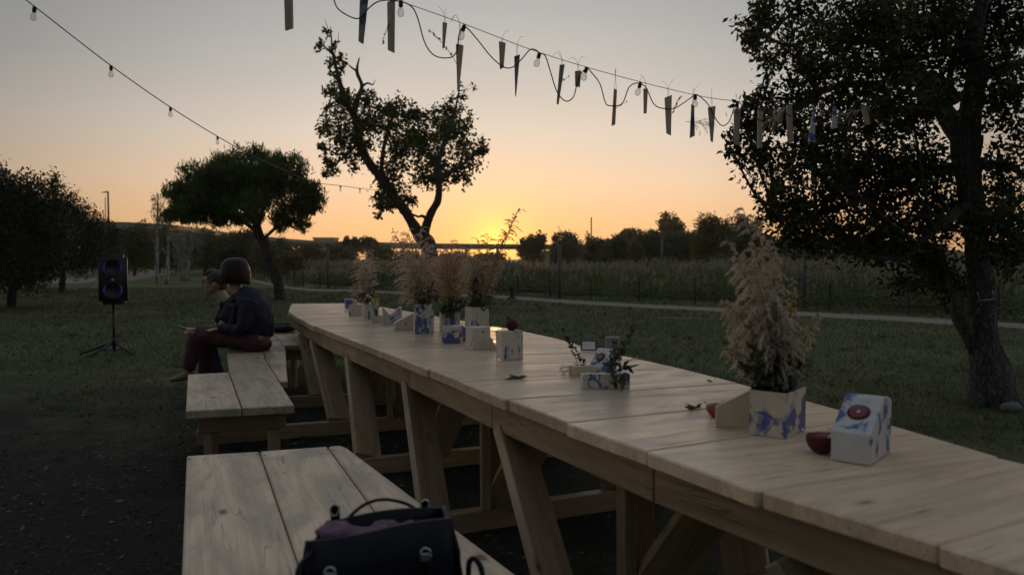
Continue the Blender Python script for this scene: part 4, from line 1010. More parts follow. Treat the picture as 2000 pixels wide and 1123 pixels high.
# wedge with the tilted pale face and a pomegranate slice on it
def slice_on(o, loc, nrm, r, parent):
    q = Vector((0, 0, 1)).rotation_difference(nrm); mw = Matrix.Translation(loc) @ q.to_matrix().to_4x4()
    vs, fs = lathe_data([(r * 0.98, 0.0003), (r, 0.0012), (r * 0.86, 0.0022)], 18); pl = pydata('fruit_slice', [mw @ v for v in vs], fs, M['pomegranate'], parent, True)
    vs, fs = lathe_data([(r * 0.84, 0.0023), (r * 0.7, 0.0032), (r * 0.2, 0.0035)], 18); pydata('pulp', [mw @ v for v in vs], fs, M['pulp'], pl, True)
    vs, fs = lathe_data([(r * 0.18, 0.0036), (r * 0.12, 0.0044)], 8); pydata('core', [mw @ v for v in vs], fs, M['pith'], pl, True)
def wedge_house(name, uc, vc, uL, uR, hpx, yaw, mat, label, lo=0.55, slice_uv=None, depth=.16):
    P = T(uc, vc); th = R(yaw); dl = Vector((-math.cos(th), math.sin(th), 0)); dr = Vector((math.sin(th), math.cos(th), 0))
    k = (uL - 1000) / FPX; a = (k * P.y - P.x) / (dl.x - k * dl.y); k = (uR - 1000) / FPX; b = min(.2, (k * P.y - P.x) / (dr.x - k * dr.y)); h = hpx * P.y / FPX
    prof = [(0, 0.001), (b, 0.001), (b, h * .93), (b * .8, h), (b * .62, h), (0, h * lo)]
    V0 = [P + dr * x + Vector((0, 0, z)) for x, z in prof]; V1 = [v + dl * a for v in V0]; n = len(prof); c = sum(V0 + V1, Vector()) / (2 * n)
    mw = Matrix.Translation(c) @ Matrix.Rotation(-th, 4, 'Z'); inv = mw.inverted(); bm = bmesh.new()
    A = [bm.verts.new(inv @ v) for v in V0]; B = [bm.verts.new(inv @ v) for v in V1]
    bm.faces.new(A); bm.faces.new(B[::-1])
    for i in range(n): bm.faces.new((A[i], B[i], B[(i + 1) % n], A[(i + 1) % n]))
    bmesh.ops.bevel(bm, geom=bm.edges[:], offset=0.0025, segments=1, affect='EDGES')
    o = bm_obj(name, bm, mat, None, mw); tag(o, label, 'block', 'painted wooden blocks on the table')
    s0, s1 = V0[5], V0[4]; mid = (s0 * .45 + s1 * .55) + dl * a * .5; nr = (V0[4] - V0[5]).cross(dl).normalized()
    if nr.z < 0: nr = -nr
    slice_on(o, mid, nr, min(a * .30, (s1 - s0).length * .34), o); return o
wedge_house('painted_block', 1700, 911, 1628, 1760, 122, 40, M['whiteblue'], 'house shaped white and blue block with a red fruit slice, nearest on the table', .5)
wedge_house('painted_block', 1178, 731, 1150, 1206, 46, 40, M['whiteblue'], 'small white and blue block with a sloping face and red fruit slice', .28)
# block with a V notch
def profile_block(name, prof, u0, u1, vbase, hpx, depth, mat, label, yaw=0.0):
    P = T((u0 + u1) / 2, vbase); w = (u1 - u0) * P.y / FPX; h = hpx * P.y / FPX; mw = Matrix.Translation(P + Vector((0, depth / 2, 0.001))) @ Matrix.Rotation(R(yaw), 4, 'Z')
    bm = bmesh.new(); A = [bm.verts.new((x * w, -depth / 2, z * h)) for x, z in prof]; B = [bm.verts.new((x * w, depth / 2, z * h)) for x, z in prof]; n = len(prof)
    bm.faces.new(A); bm.faces.new(B[::-1])
    for i in range(n): bm.faces.new((A[i], B[i], B[(i + 1) % n], A[(i + 1) % n]))
    bmesh.ops.triangulate(bm, faces=[f for f in bm.faces if len(f.verts) > 4])
    return tag(bm_obj(name, bm, mat, None, mw), label, 'block', 'painted wooden blocks on the table')
profile_block('painted_block', [(-.5, 0), (.5, 0), (.5, 1), (.38, 1), (-.08, .52), (-.5, 1)], 746, 783, 634, 34, .075, M['whiteblue'], 'block with a V shaped notch in its top', 12)
# block with a round hole
P = T(885, 671); w = 46 * P.y / FPX; h = 33 * P.y / FPX; dp = 0.10; bm = bmesh.new(); sg = 24; rings = []
for yy in (-dp / 2, dp / 2):
    cir, sq = [], []
    for k in range(sg):
        a = 2 * math.pi * (k + .5) / sg; ca, sa = math.cos(a), math.sin(a); cir.append(bm.verts.new((w * .12 + h * .20 * ca, yy, h * .5 + h * .24 * sa)))
        m_ = max(abs(ca), abs(sa)); sq.append(bm.verts.new((w * .5 * ca / m_, yy, h * .5 + h * .5 * sa / m_)))
    rings.append((cir, sq))
for (c_, s_), fl in ((rings[0], 1), (rings[1], -1)):
    for k in range(sg):
        f = (c_[k], c_[(k + 1) % sg], s_[(k + 1) % sg], s_[k]); bm.faces.new(f if fl > 0 else f[::-1])
for k in range(sg):
    bm.faces.new((rings[0][1][k], rings[0][1][(k + 1) % sg], rings[1][1][(k + 1) % sg], rings[1][1][k])); bm.faces.new((rings[0][0][k], rings[1][0][k], rings[1][0][(k + 1) % sg], rings[0][0][(k + 1) % sg]))
tag(bm_obj('painted_block', bm, M['blot'], None, Matrix.Translation(P + Vector((0, dp / 2, 0.001))) @ Matrix.Rotation(R(8), 4, 'Z')), 'blue painted block with a round hole through it', 'block', 'painted wooden blocks on the table')

# pomegranates
def pomegranate(u, v, rpx, z, mat, label, split=False):
    P = G(u, v, z); r = rpx * P.y / FPX; e = empty('pomegranate', P); c = P + Vector((0, 0, r * .93))
    bm = bmesh.new(); bmesh.ops.create_uvsphere(bm, u_segments=20, v_segments=14, radius=r)
    for q in bm.verts:
        q.co *= 1 + .05 * mnoise.noise(q.co * 30 + Vector((u, 0, 0)))
        if split and q.co.z > r * .30: q.co.z = r * .30 + .06 * r * mnoise.noise(q.co * 60)
    bm_obj('fruit', bm, mat, e, Matrix.Translation(c), True)
    if split:
        bm = bmesh.new(); bmesh.ops.create_uvsphere(bm, u_segments=16, v_segments=8, radius=r * .84)
        for q in bm.verts: q.co.z *= .30
        for q in bm.verts: q.co += q.co.normalized() * r * .06 * mnoise.noise(q.co * 90)
        bm_obj('pulp', bm, M['pulp'], e, Matrix.Translation(c + Vector((0, 0, r * .22))), True)
        for k in range(3):
            a = k * 2.2 + .6; q = c + Vector((math.cos(a), math.sin(a), .35)) * r * .95
            beam('rind_flap', q, q + Vector((math.cos(a) * r * .3, math.sin(a) * r * .3, r * .28)), r * .5, r * .08, M['pith'], e, bev=0)
    else:
        parts = []
        for k in range(6):
            a = k * 1.047; parts.append(tube_data([c + Vector((0, 0, r * .93)), c + Vector((math.cos(a) * r * .2, math.sin(a) * r * .2, r * 1.12)), c + Vector((math.cos(a) * r * .3, math.sin(a) * r * .3, r * 1.3))], [r * .12, r * .08, r * .02], 5))
        vs, fs = merge(parts); pydata('crown', vs, fs, mat, e)
    return tag(e, label, 'pomegranate')
cM = blocks['M'][1]; hM = blocks['M'][2]
pomegranate(*(lambda q: (1000 + q.x / q.y * FPX + 6, 0))(cM)[:1], 0, 12.5, TZ + hM, M['pomegranate'], 'dark whole pomegranate on top of the dripping blue block') if False else None
e = empty('pomegranate', cM + Vector((0.012, 0, hM))); r = 12.5 * cM.y / FPX; c = cM + Vector((0.012, 0, hM + r * .95))
bm = bmesh.new(); bmesh.ops.create_uvsphere(bm, u_segments=20, v_segments=14, radius=r)
for q in bm.verts: q.co *= 1 + .05 * mnoise.noise(q.co * 30)
bm_obj('fruit', bm, M['pomegranate'], e, Matrix.Translation(c), True); parts = []
for k in range(6):
    a = k * 1.047; ax = Vector((-.45, 0, .9)); parts.append(tube_data([c + ax * r * .9, c + ax * r * 1.15 + Vector((math.cos(a) * r * .2, math.sin(a) * r * .2, 0)), c + ax * r * 1.35 + Vector((math.cos(a) * r * .3, math.sin(a) * r * .3, 0))], [r * .14, r * .09, r * .02], 5))
vs, fs = merge(parts); pydata('crown', vs, fs, M['pomegranate'], e)
tag(e, 'dark whole pomegranate on top of the dripping blue block', 'pomegranate')
pomegranate(1399, 814, 20, TZ, M['pomegranate_light'], 'orange red halved pomegranate left of the plain wedge', True)
pomegranate(1604, 884, 29, TZ, M['pomegranate'], 'dark torn open pomegranate between the near vase and the house block', True)

# small devices standing at the far edge of the table
e = empty('tablet', T(1149, 684)); p0, p1 = T(1134, 684), T(1165, 684.5); dirx = (p1 - p0).normalized(); hh = 20 * p0.y / FPX
beam('case', p0 + Vector((0, 0, hh / 2 + .001)), p1 + Vector((0, 0, hh / 2 + .001)), 0.012, hh, M['black'], e, bev=0.003)
q0 = p0 + dirx * .008 + Vector((0.0, -0.0068, hh / 2)); q1 = p1 - dirx * .008 + Vector((0, -0.0068, hh / 2)); beam('screen', q0, q1, 0.002, hh * .78, M['screen'], e, bev=0)
tag(e, 'small dark framed tablet with pale screen at the far table edge', 'tablet')
e = empty('grey_box', T(1197, 690)); p0, p1 = T(1184, 690), T(1211, 690); hh = 31 * p0.y / FPX
beam('case', p0 + Vector((0, 0.02, hh / 2 + .001)), p1 + Vector((0, 0.02, hh / 2 + .001)), 0.04, hh, M['greyplastic'], e, bev=0.003)
for i in range(2):
    for j in range(2):
        q = p0.lerp(p1, .38 + .26 * i) + Vector((0, -.0015, hh * (.25 + .2 * j))); beam('slot', q, q + Vector((.009, 0, 0)), .003, .006, M['black'], e, bev=0)
tag(e, 'small grey box with dark slots at the far table edge', 'box')
# fallen leaves on the boards
for i, (u, v, s_, lab) in enumerate(((1016, 741, .055, 'curled grey leaf lying on the table left of the long block'), (1365, 801, .05, 'dark green leaf on the table beside the orange pomegranate'), (1390, 746, .02, 'tiny dry leaf near the right table edge'))):
    p = T(u, v) + Vector((0, 0, .004)); L = leaf_arrays(np.array([tuple(p + Vector((random.uniform(-.02, .02), random.uniform(-.012, .012), 0))) for _ in range(5)]), s_, .4, np.array([(random.uniform(-1, 1), random.uniform(-.4, .4), .12) for _ in range(5)]), .1)
    L[0][:, 2] = np.clip(L[0][:, 2], TZ + .002, TZ + .02)
    tag(fast_mesh('fallen_leaf', L[0], L[1], M['sprig_grey'] if i == 0 else M['sprig'], None, tuple(p)), lab, 'leaf')
# ------------------------------------------------------------------ bouquets
def plume(parent, b, ctrl, tip, wid, mat, n=46, seed=0, start=0.3, fine=26, w=0.0022, droop=0.5, side=None):
    # feathery grass head: axis, drooping side branches, fine hairs
    rng = np.random.default_rng(seed); b, c, t = (np.array(tuple(q)) for q in (b, ctrl, tip))
    f = lambda s: (1 - s) ** 2 * b + 2 * s * (1 - s) * c + s * s * t
    ax = [Vector(f(s)) for s in np.linspace(0, 1, 10)]; vs, fs = tube_data(ax, list(np.linspace(w * 1.1, w * .3, 10)), 5)
    A, B = [], []; L0 = np.linalg.norm(t - b)
    for i in range(n):
        s = start + (1 - start) * (i + rng.random()) / n; p = f(s); ta = unit(f(min(1, s + .02)) - f(s - .02))
        q = (s - start) / (1 - start); env = math.sin(math.pi * min(1, q * .70 + .18)) ** .8
        o = rng.normal(size=3); o = unit(o - ta * o.dot(ta)) if hasattr(o, 'dot') else o
        if side is not None: o = unit(o + np.array(side) * .9)
        ln = wid * env * rng.uniform(.6, 1.15); e1 = p + o * ln * .45 + ta * ln * .75; e2 = p + o * ln * 1.0 + ta * ln * .95 + np.array((0, 0, -droop * ln))
        ss = np.linspace(0, 1, 7); cur = np.array([(1 - x) ** 2 * p + 2 * x * (1 - x) * e1 + x * x * e2 for x in ss])
        A.append(cur[:-1]); B.append(cur[1:])
        u = rng.random(fine); seg = np.minimum((u * 6).astype(int), 5); base = cur[seg] + (cur[seg + 1] - cur[seg]) * rng.random((fine, 1))
        dirn = unit(cur[seg + 1] - cur[seg]) * .8 + rng.normal(size=(fine, 3)) * .34 + np.array((0, 0, -.25))
        A.append(base); B.append(base + unit(dirn) * (ln * rng.uniform(.10, .26, (fine, 1)) + .005))
    A = np.concatenate(A); B = np.concatenate(B); V, Q = strips(A, B, w * rng.uniform(.7, 1.4, len(A)), rng)
    o = fast_mesh('plume', V, Q, mat, parent, tuple(b)); vs2 = vs
    pydata('stem', vs2, fs, M['stem'] if start > .16 else mat, o, True, origin=tuple(b)); return o
def sprig(parent, b, tip, n, leaf, mat, seed=0, name='sprig', asp=.4, bend=.15, start=.25, stem_r=.0014):
    rng = np.random.default_rng(seed); b, t = np.array(tuple(b)), np.array(tuple(tip)); L = np.linalg.norm(t - b)
    c = (b + t) / 2 + rng.normal(0, bend * L * .5, 3) + np.array((0, 0, bend * L)); f = lambda s: (1 - s) ** 2 * b + 2 * s * (1 - s) * c + s * s * t
    vs, fs = tube_data([Vector(f(s)) for s in np.linspace(0, 1, 7)], list(np.linspace(stem_r, stem_r * .4, 7)), 4)
    S_ = start + (1 - start) * rng.random(n); P = np.array([f(s) for s in S_]); ta = np.array([unit(f(min(1, s + .03)) - f(max(0, s - .03))) for s in S_])
    V, Q = leaf_arrays(P, leaf, asp, ta * .7, 1.0, rng); o = fast_mesh(name, V, Q, mat, parent, tuple(b)); o['kind'] = 'stuff'; pydata('stem', vs, fs, M['stem'], o, True, origin=tuple(b)); return o
def flower(parent, b, c, r, mat, n=26, seed=0, name='flower'):
    rng = np.random.default_rng(seed); c = np.array(tuple(c)); P = c + rng.normal(size=(n, 3)) * r * .42
    V, Q = leaf_arrays(P, r * .75, .7, (P - c), .7, rng); o = fast_mesh(name, V, Q, mat, parent, tuple(c)); tube('stem', [b, (Vector(b) + Vector(c)) / 2 + Vector((.003, 0, .01)), Vector(c)], .0012, M['stem'], o, 4); return o
def bouquet(key, label, plumes, sprigs, flowers, fine=26, n=46, w=.0022):
    ob, c, h = blocks[key]; d = c.y; e = empty('bouquet', c + Vector((0, 0, h * .5))); top = c + Vector((0, 0, h)); inn = c + Vector((0, 0, h * .5))
    rr = np.random.default_rng(hash(key) % 1000 if False else ord(key[0]))
    def pt(u, v, dz=0): return D(u, v, d + dz)
    k = 0
    for (uc, vc, ut, vt, wid, mk, dz) in plumes:
        k += 1; b = inn + Vector((rr.uniform(-.02, .02), rr.uniform(-.02, .02), 0)); plume(e, b, pt(uc, vc, dz * .5), pt(ut, vt, dz), wid * (.80 if key == 'S' else .90) * d / FPX, M[mk], n=n, seed=k * 7 + ord(key[0]), fine=fine, w=w, start=.22, droop=.85 if key == 'S' else .6)
    for (ut, vt, m_, lf, mk, dz) in sprigs:
        k += 1; b = inn + Vector((rr.uniform(-.02, .02), rr.uniform(-.02, .02), 0)); sprig(e, b, pt(ut, vt, dz), m_, lf, M[mk], seed=k * 5 + ord(key[0]))
    for (u, v, r, mk, dz) in flowers:
        k += 1; flower(e, inn, pt(u, v, dz), r * d / FPX, M[mk], seed=k)
    return tag(e, label, 'bouquet', 'dried bouquets on the table')
sp = lambda u0, u1, v0, v1, n, lf, mk: [(random.uniform(u0, u1), random.uniform(v0, v1), random.randint(14, 26), lf, mk, random.uniform(-.09, .09)) for _ in range(n)]
bouquet('S', 'tall pampas bouquet in the near square vase', [
    (1515, 600, 1452, 410, 34, 'pampas', 0), (1520, 600, 1478, 432, 40, 'pampas', .05), (1525, 590, 1500, 470, 36, 'pampas', -.04), (1510, 620, 1452, 505, 54, 'pampas', .06), (1510, 640, 1478, 545, 66, 'pampas', -.06),
    (1490, 680, 1450, 605, 66, 'pampas', .02), (1520, 680, 1516, 600, 62, 'pampas', -.03), (1540, 660, 1550, 545, 16, 'pampas', .05), (1560, 680, 1597, 612, 17, 'pampas', 0), (1470, 690, 1415, 680, 22, 'pampas', -.05), (1470, 620, 1412, 590, 30, 'pampas', .04), (1500, 710, 1485, 640, 70, 'pampas', .03), (1505, 715, 1522, 665, 66, 'pampas', .0), (1490, 580, 1420, 470, 26, 'pampas', .02), (1500, 560, 1515, 500, 22, 'pampas', .04)],
    sp(1452, 1566, 676, 752, 17, .042, 'sprig') + [(1428, 690, 12, .04, 'sprig', .05), (1445, 715, 14, .04, 'sprig', -.05), (1565, 700, 14, .035, 'sprig', .02), (1580, 720, 16, .035, 'sprig_grey', -.04)],
    [(1545, 605, 9, 'yellowflower', .02), (1525, 618, 7, 'yellowflower', -.02), (1552, 660, 6, 'yellowflower', 0), (1452, 705, 7, 'whiteflower', -.05)], fine=58, n=46, w=.0033)
bouquet('G', 'full pampas bouquet in the vase with diagonal strokes', [
    (810, 520, 768, 450, 22, 'pampas', 0), (815, 540, 783, 472, 38, 'pampas', .05), (820, 540, 798, 455, 42, 'pampas', -.04), (825, 540, 820, 450, 38, 'pampas', .03), (826, 550, 836, 478, 40, 'pampas', -.05), (815, 560, 795, 510, 42, 'pampas', .05), (822, 565, 820, 520, 44, 'pampas', 0), (812, 570, 800, 545, 36, 'pampas', -.03), (815, 580, 798, 570, 26, 'pampas', .04)],
    sp(800, 845, 555, 592, 12, .03, 'sprig') + [(803, 460, 14, .012, 'seedhead', .0)], [(843, 565, 6, 'redberry', 0), (841, 578, 6, 'redberry', 0), (846, 555, 5, 'redberry', 0), (838, 588, 5, 'redberry', -.03)], fine=40, n=40, w=.0030)
bouquet('H', 'golden pampas bouquet behind the block with the hole', [
    (878, 545, 866, 484, 38, 'pampas_gold', 0), (880, 545, 882, 476, 40, 'pampas_gold', .04), (884, 545, 894, 486, 38, 'pampas_gold', -.04), (876, 550, 858, 505, 30, 'pampas', .03), (880, 560, 878, 515, 36, 'pampas_gold', 0), (886, 560, 898, 515, 28, 'pampas_gold', .03)],
    sp(856, 905, 575, 608, 16, .035, 'sprig') + sp(853, 870, 590, 612, 5, .035, 'sprig_grey'), [(897, 570, 6, 'yellowflower', 0), (905, 562, 6, 'yellowflower', .03), (893, 580, 5, 'yellowflower', -.03)], fine=40, n=42, w=.0030)
bouquet('J', 'loose pampas bouquet reaching up to the setting sun', [
    (930, 540, 915, 485, 34, 'pampas', 0), (935, 540, 935, 472, 36, 'pampas_gold', .04), (940, 540, 954, 462, 34, 'pampas_gold', -.04), (945, 540, 962, 490, 24, 'pampas_gold', .02), (965, 500, 1014, 408, 26, 'pampas_gold', 0), (962, 500, 1008, 425, 24, 'pampas_gold', -.02), (968, 520, 1000, 440, 16, 'pampas_gold', .03), (925, 560, 910, 520, 28, 'pampas', -.03), (935, 555, 930, 510, 34, 'pampas_gold', 0)],
    sp(912, 962, 545, 598, 16, .032, 'sprig') + [(968, 600, 16, .035, 'sprig_grey', 0), (965, 585, 14, .035, 'sprig_grey', .04), (1000, 530, 10, .02, 'sprig', .02), (990, 545, 8, .02, 'sprig', -.03)], [(936, 566, 4, 'yellowflower', 0), (946, 520, 5, 'redberry', 0), (940, 535, 5, 'redberry', .02)], fine=36, n=36, w=.0030)
bouquet('C', 'pale small pampas bouquet farthest along the table', [
    (715, 545, 700, 505, 22, 'pampas', 0), (718, 545, 718, 490, 24, 'pampas', .04), (720, 545, 728, 500, 20, 'pampas', -.04), (712, 560, 697, 530, 22, 'pampas', .03), (718, 560, 712, 530, 24, 'pampas', 0), (708, 575, 690, 560, 14, 'pampas', 0)],
    sp(702, 735, 545, 585, 8, .03, 'sprig') + [(728, 530, 26, .03, 'seedhead', 0), (735, 560, 24, .03, 'seedhead', .04), (692, 545, 12, .025, 'seedhead', 0)], [(733, 551, 6, 'whiteflower', 0), (706, 578, 9, 'redberry', 0), (735, 586, 8, 'yellowflower', 0)], fine=36, n=36, w=.0032)
bouquet('D', 'tiny posy of white flowers in the bare wood pot', [], sp(722, 742, 588, 612, 6, .016, 'sprig'), [(720, 578, 6, 'whiteflower', 0), (727, 590, 7, 'whiteflower', .02), (733, 598, 6, 'whiteflower', 0), (724, 602, 6, 'whiteflower', -.02)])
bouquet('P', 'upright green sprigs standing in the long low block', [], [(1240, 622, 40, .022, 'sprig', .05), (1236, 640, 34, .02, 'sprig', .02), (1205, 665, 22, .025, 'sprig', 0), (1215, 690, 18, .035, 'sprig', -.03), (1232, 715, 14, .04, 'sprig', -.05), (1200, 700, 14, .035, 'sprig', .02), (1222, 745, 12, .045, 'sprig', -.08), (1210, 675, 20, .02, 'sprig', .05)], [(1222, 688, 4, 'yellowflower', 0), (1243, 697, 4, 'yellowflower', 0), (1215, 680, 4, 'yellowflower', .03)])
bouquet('N', 'black seedhead stalk and dried grass in the low bare block', [(1118, 712, 1094, 718, 14, 'pampas', -.03), (1116, 715, 1098, 728, 12, 'pampas', 0), (1122, 705, 1130, 715, 10, 'pampas', .02)], [(1099, 643, 60, .017, 'seedhead', 0), (1115, 672, 40, .017, 'seedhead', .01), (1134, 700, 30, .016, 'seedhead', 0)], [], fine=10, n=18)
bouquet('M', 'small yellow sprig beside the dark pomegranate', [], [(1018, 615, 22, .014, 'yellowflower', 0), (1024, 635, 16, .012, 'sprig', .02), (982, 632, 10, .016, 'sprig', 0)], [])

# ------------------------------------------------------------------ string lights
def bulb_parts(parent, p, tilt=(0, 0, -1), s=1.0):
    ax = Vector(tilt).normalized(); q = Vector((0, 0, 1)).rotation_difference(ax); mw = Matrix.Translation(p) @ q.to_matrix().to_4x4()
    vs, fs = lathe_data([(.005, -.004), (.0135, .0), (.0145, .012), (.0145, .036), (.012, .042)], 10); so = pydata('socket', [mw @ (v * s) for v in vs], fs, M['black'], parent, True, origin=p)
    vs, fs = lathe_data([(.010, .041), (.013, .050), (.0205, .064), (.0235, .078), (.021, .093), (.012, .103), (.002, .106)], 14); b = pydata('bulb', [mw @ (v * s) for v in vs], fs, M['glass'], so, True, origin=p)
    vs, fs = merge([tube_data([mw @ (Vector(q_) * s) for q_ in ((.003, 0, .045), (.006, .002, .066), (0, 0, .082), (-.006, .002, .066), (-.003, 0, .045))], .0006, 4)]); pydata('filament', vs, fs, M['metal'], so, True, origin=p)
sA = empty('string_lights', D(216, 136, 6)); dA = [(-520, -420, 3.0), (-200, -185, 3.7), (30, -14, 4.6), (68, 14, 5.0), (217, 129, 6.0), (333, 210, 7.2), (425, 267, 8.6), (500, 308, 10.0), (567, 338, 12.0), (610, 356, 14.5), (665, 363, 17.5), (720, 370, 21.5), (760, 372, 24.0)]
ca = catmull([D(*q) for q in dA], 6); tube('cable', ca, [.0026 + .00007 * i for i in range(len(ca))], M['wire'], sA, 5)
for (u, v, d) in dA[3:9] + [(665, 363, 17.5), (703, 368, 20.0)]: bulb_parts(sA, D(u, v, d), (-.18 if u < 100 else -.03, 0, -1), .85 if d < 9 else 1.0 if d < 13 else 1.25)
tag(sA, 'string of bulbs sagging from top left towards the middle tree', 'string lights')
wd = lambda u: float(np.interp(u, [-500, 500, 780, 1530, 1800, 1860], [2.6, 3.65, 4.0, 5.25, 6.0, 6.9]))
wire_px = [(-500, -440), (0, -260), (300, -160), (520, -85), (640, -42), (780, 3), (905, 47), (1050, 102), (1200, 147), (1357, 186), (1440, 198), (1530, 204), (1640, 202), (1740, 192), (1815, 180), (1846, 170)]
wv = lambda u: float(np.interp(u, [a for a, _ in wire_px], [b for _, b in wire_px]))
sB = empty('string_lights', D(1050, 102, wd(1050))); tube('support_wire', catmull([D(u, v, wd(u)) for u, v in wire_px], 6), .0020, M['wire'], sB, 5)
cab = [(-500, -440), (-250, -340), (0, -255), (150, -150), (300, -165), (430, -60), (560, -60), (640, -15), (660, 18), (690, 36), (706, 34), (722, 15), (745, 2), (783, 4), (805, 15), (817, 40), (830, 85), (850, 110), (880, 113), (893, 98), (896, 70), (907, 52), (930, 75), (960, 112), (985, 132), (1003, 131), (1020, 115), (1035, 98), (1046, 98), (1054, 104), (1065, 110), (1075, 140), (1088, 180), (1105, 198), (1120, 190), (1127, 165), (1135, 145), (1146, 134), (1155, 142), (1172, 165), (1182, 200), (1192, 207), (1215, 203), (1228, 172), (1241, 163), (1251, 165), (1262, 172), (1278, 205), (1300, 213), (1318, 212), (1340, 198), (1358, 186), (1368, 190), (1384, 206), (1400, 236), (1412, 246), (1425, 236), (1440, 200), (1460, 218), (1490, 236), (1514, 205), (1545, 228), (1580, 232), (1604, 206), (1640, 226), (1670, 224), (1694, 200), (1730, 218), (1757, 190), (1800, 190), (1846, 171)]
tube('cable', catmull([D(u, v, wd(u) - .012) for u, v in cab], 4), .0034, M['wire'], sB, 5)
for u, v in ((783, 2), (907, 50), (1054, 104), (1146, 132), (1251, 162), (1358, 185), (1440, 199), (1516, 204), (1606, 206), (1695, 199), (1758, 190)): bulb_parts(sB, D(u, v, wd(u) - .012), (-.28 if u in (907, 1054, 1146, 1251) else -.02, 0, -1), .78)
tag(sB, 'string lights with looping cable strung to the right oak', 'string lights')

# hanging stakes: u top, v top, u bottom, v bottom, width top, width bottom
stk = [(563, -30, 565, 58, 17, 16, 'stake', 'grey flat ended stake hanging leftmost at the top edge'), (712, -12, 705, 84, 17, 10, 'blue', 'long blue stained stake cut by the top edge'),
 (764, 3, 764, 101, 15, 13, 'stake', 'long straight grey stake with dried stems, third from left'), (869, 45, 866, 95, 9, 4, 'stake', 'short narrow grey stake beside the dark seed sprig'), (898, 88, 895, 178, 15, 3, 'stake', 'long pointed stake under the second bulb'),
 (981, 83, 980, 134, 13, 7, 'stake', 'short broad stake left of the long blue pointed one'), (1010, 109, 1007, 188, 11, 1.5, 'blue', 'long blue sharply pointed stake hanging left of the third bulb'), (1098, 127, 1089, 204, 9.5, 4, 'stake', 'slanting narrow stake right of the third bulb'),
 (1129, 139, 1128, 170, 12, 9, 'stake', 'shortest stubby stake tied close beside a bulb'), (1202, 175, 1198, 245, 6, 7, 'stake', 'thin straight stake over the right part of the sunset'), (1261, 174, 1260, 222, 9, 6, 'stake', 'short stake just right of the fifth bulb'),
 (1305, 189, 1306, 263, 14, 9, 'stake', 'wide long stake with a dark sprig behind it'), (1353, 206, 1352, 268, 5.5, 9.5, 'blue', 'blue smeared stake with a feathery plume, widening downwards'), (1390, 209, 1390, 277, 15, 4, 'stake', 'pointed stake last before the oak leaves'),
 (1440, 214, 1438, 283, 13, 9, 'stake', 'pale stake hanging at the edge of the oak leaves'), (1485, 217, 1483, 289, 11, 8, 'stake', 'pale straight stake second within the oak leaves'), (1541, 206, 1544, 278, 11, 11, 'stake', 'pale straight stake right of the feathery plume in the oak'),
 (1589, 219, 1585, 278, 5, 14, 'whiteblue', 'white stake flaring downwards with a blue blot'), (1630, 208, 1630, 251, 6, 13, 'whiteblue', 'short white and blue stake before the oak'), (1687, 207, 1695, 244, 14, 9, 'stake', 'rightmost stake, short and tilted in the oak')]
m_, nt_, b_ = new_mat('blue_stained_stake'); M['blue'] = painted_block_mat('blue_stained_stake', (0.36, 0.33, 0.30), 0.55, 'drip', (0.03, 0.045, 0.13)); bpy.data.materials.remove(m_)
for i, (u0, v0, u1, v1, w0, w1, mk, lab) in enumerate(stk):
    um = (u0 + u1) / 2; d = wd(um); s_ = d / FPX; a = D(u0, v0, d); b = D(u1, v1, d); e = empty('hanging_stake', a); rz = R(random.uniform(-25, 25)) * .6; th = .012
    mw = Matrix.Translation((a + b) / 2); ax = (a - b); L = ax.length; ax.normalize(); yv = Vector((math.sin(rz), math.cos(rz), 0)); xv = yv.cross(ax).normalized(); yv = ax.cross(xv)
    mw = Matrix(((ax.x, xv.x, yv.x, (a.x + b.x) / 2), (ax.y, xv.y, yv.y, (a.y + b.y) / 2), (ax.z, xv.z, yv.z, (a.z + b.z) / 2), (0, 0, 0, 1)))
    bm = bmesh.new(); W0, W1 = w0 * s_ / 2, max(.0025, w1 * s_ / 2); sk = random.uniform(-.008, .008)
    V = [(L / 2 + sk, -W0), (L / 2 - sk, W0), (-L / 2 + sk, W1), (-L / 2 - sk, -W1)]
    t0 = [bm.verts.new((x, y, th / 2)) for x, y in V]; t1 = [bm.verts.new((x, y, -th / 2)) for x, y in V]; bm.faces.new(t0); bm.faces.new(t1[::-1])
    for k in range(4): bm.faces.new((t0[k], t1[k], t1[(k + 1) % 4], t0[(k + 1) % 4]))
    bmesh.ops.bevel(bm, geom=bm.edges[:], offset=.0012, segments=1, affect='EDGES'); bm_obj('stake', bm, M[mk], e, mw)
    w_ = D(u0, wv(u0), wd(u0)); off = Vector((.010, 0, 0))
    parts = [tube_data([w_ + Vector((0, 0, .004)), a - off * .6 + Vector((0, -.007, -.008))], .0009, 4), tube_data([w_ + Vector((0, 0, .004)), a + off * .6 + Vector((0, -.007, -.008))], .0009, 4)]
    for k in range(random.choice((1, 2))):
        dx = random.uniform(-.06, .06); parts.append(tube_data(catmull([w_, w_ + Vector((dx * .5, 0, .04)), w_ + Vector((dx, 0, random.uniform(.0, .06)))], 4), .0008, 4))
    vs, fs = merge(parts); pydata('twine', vs, fs, M['twine'], e)
    tag(e, lab, 'stake', 'wooden stakes hung from the wire')
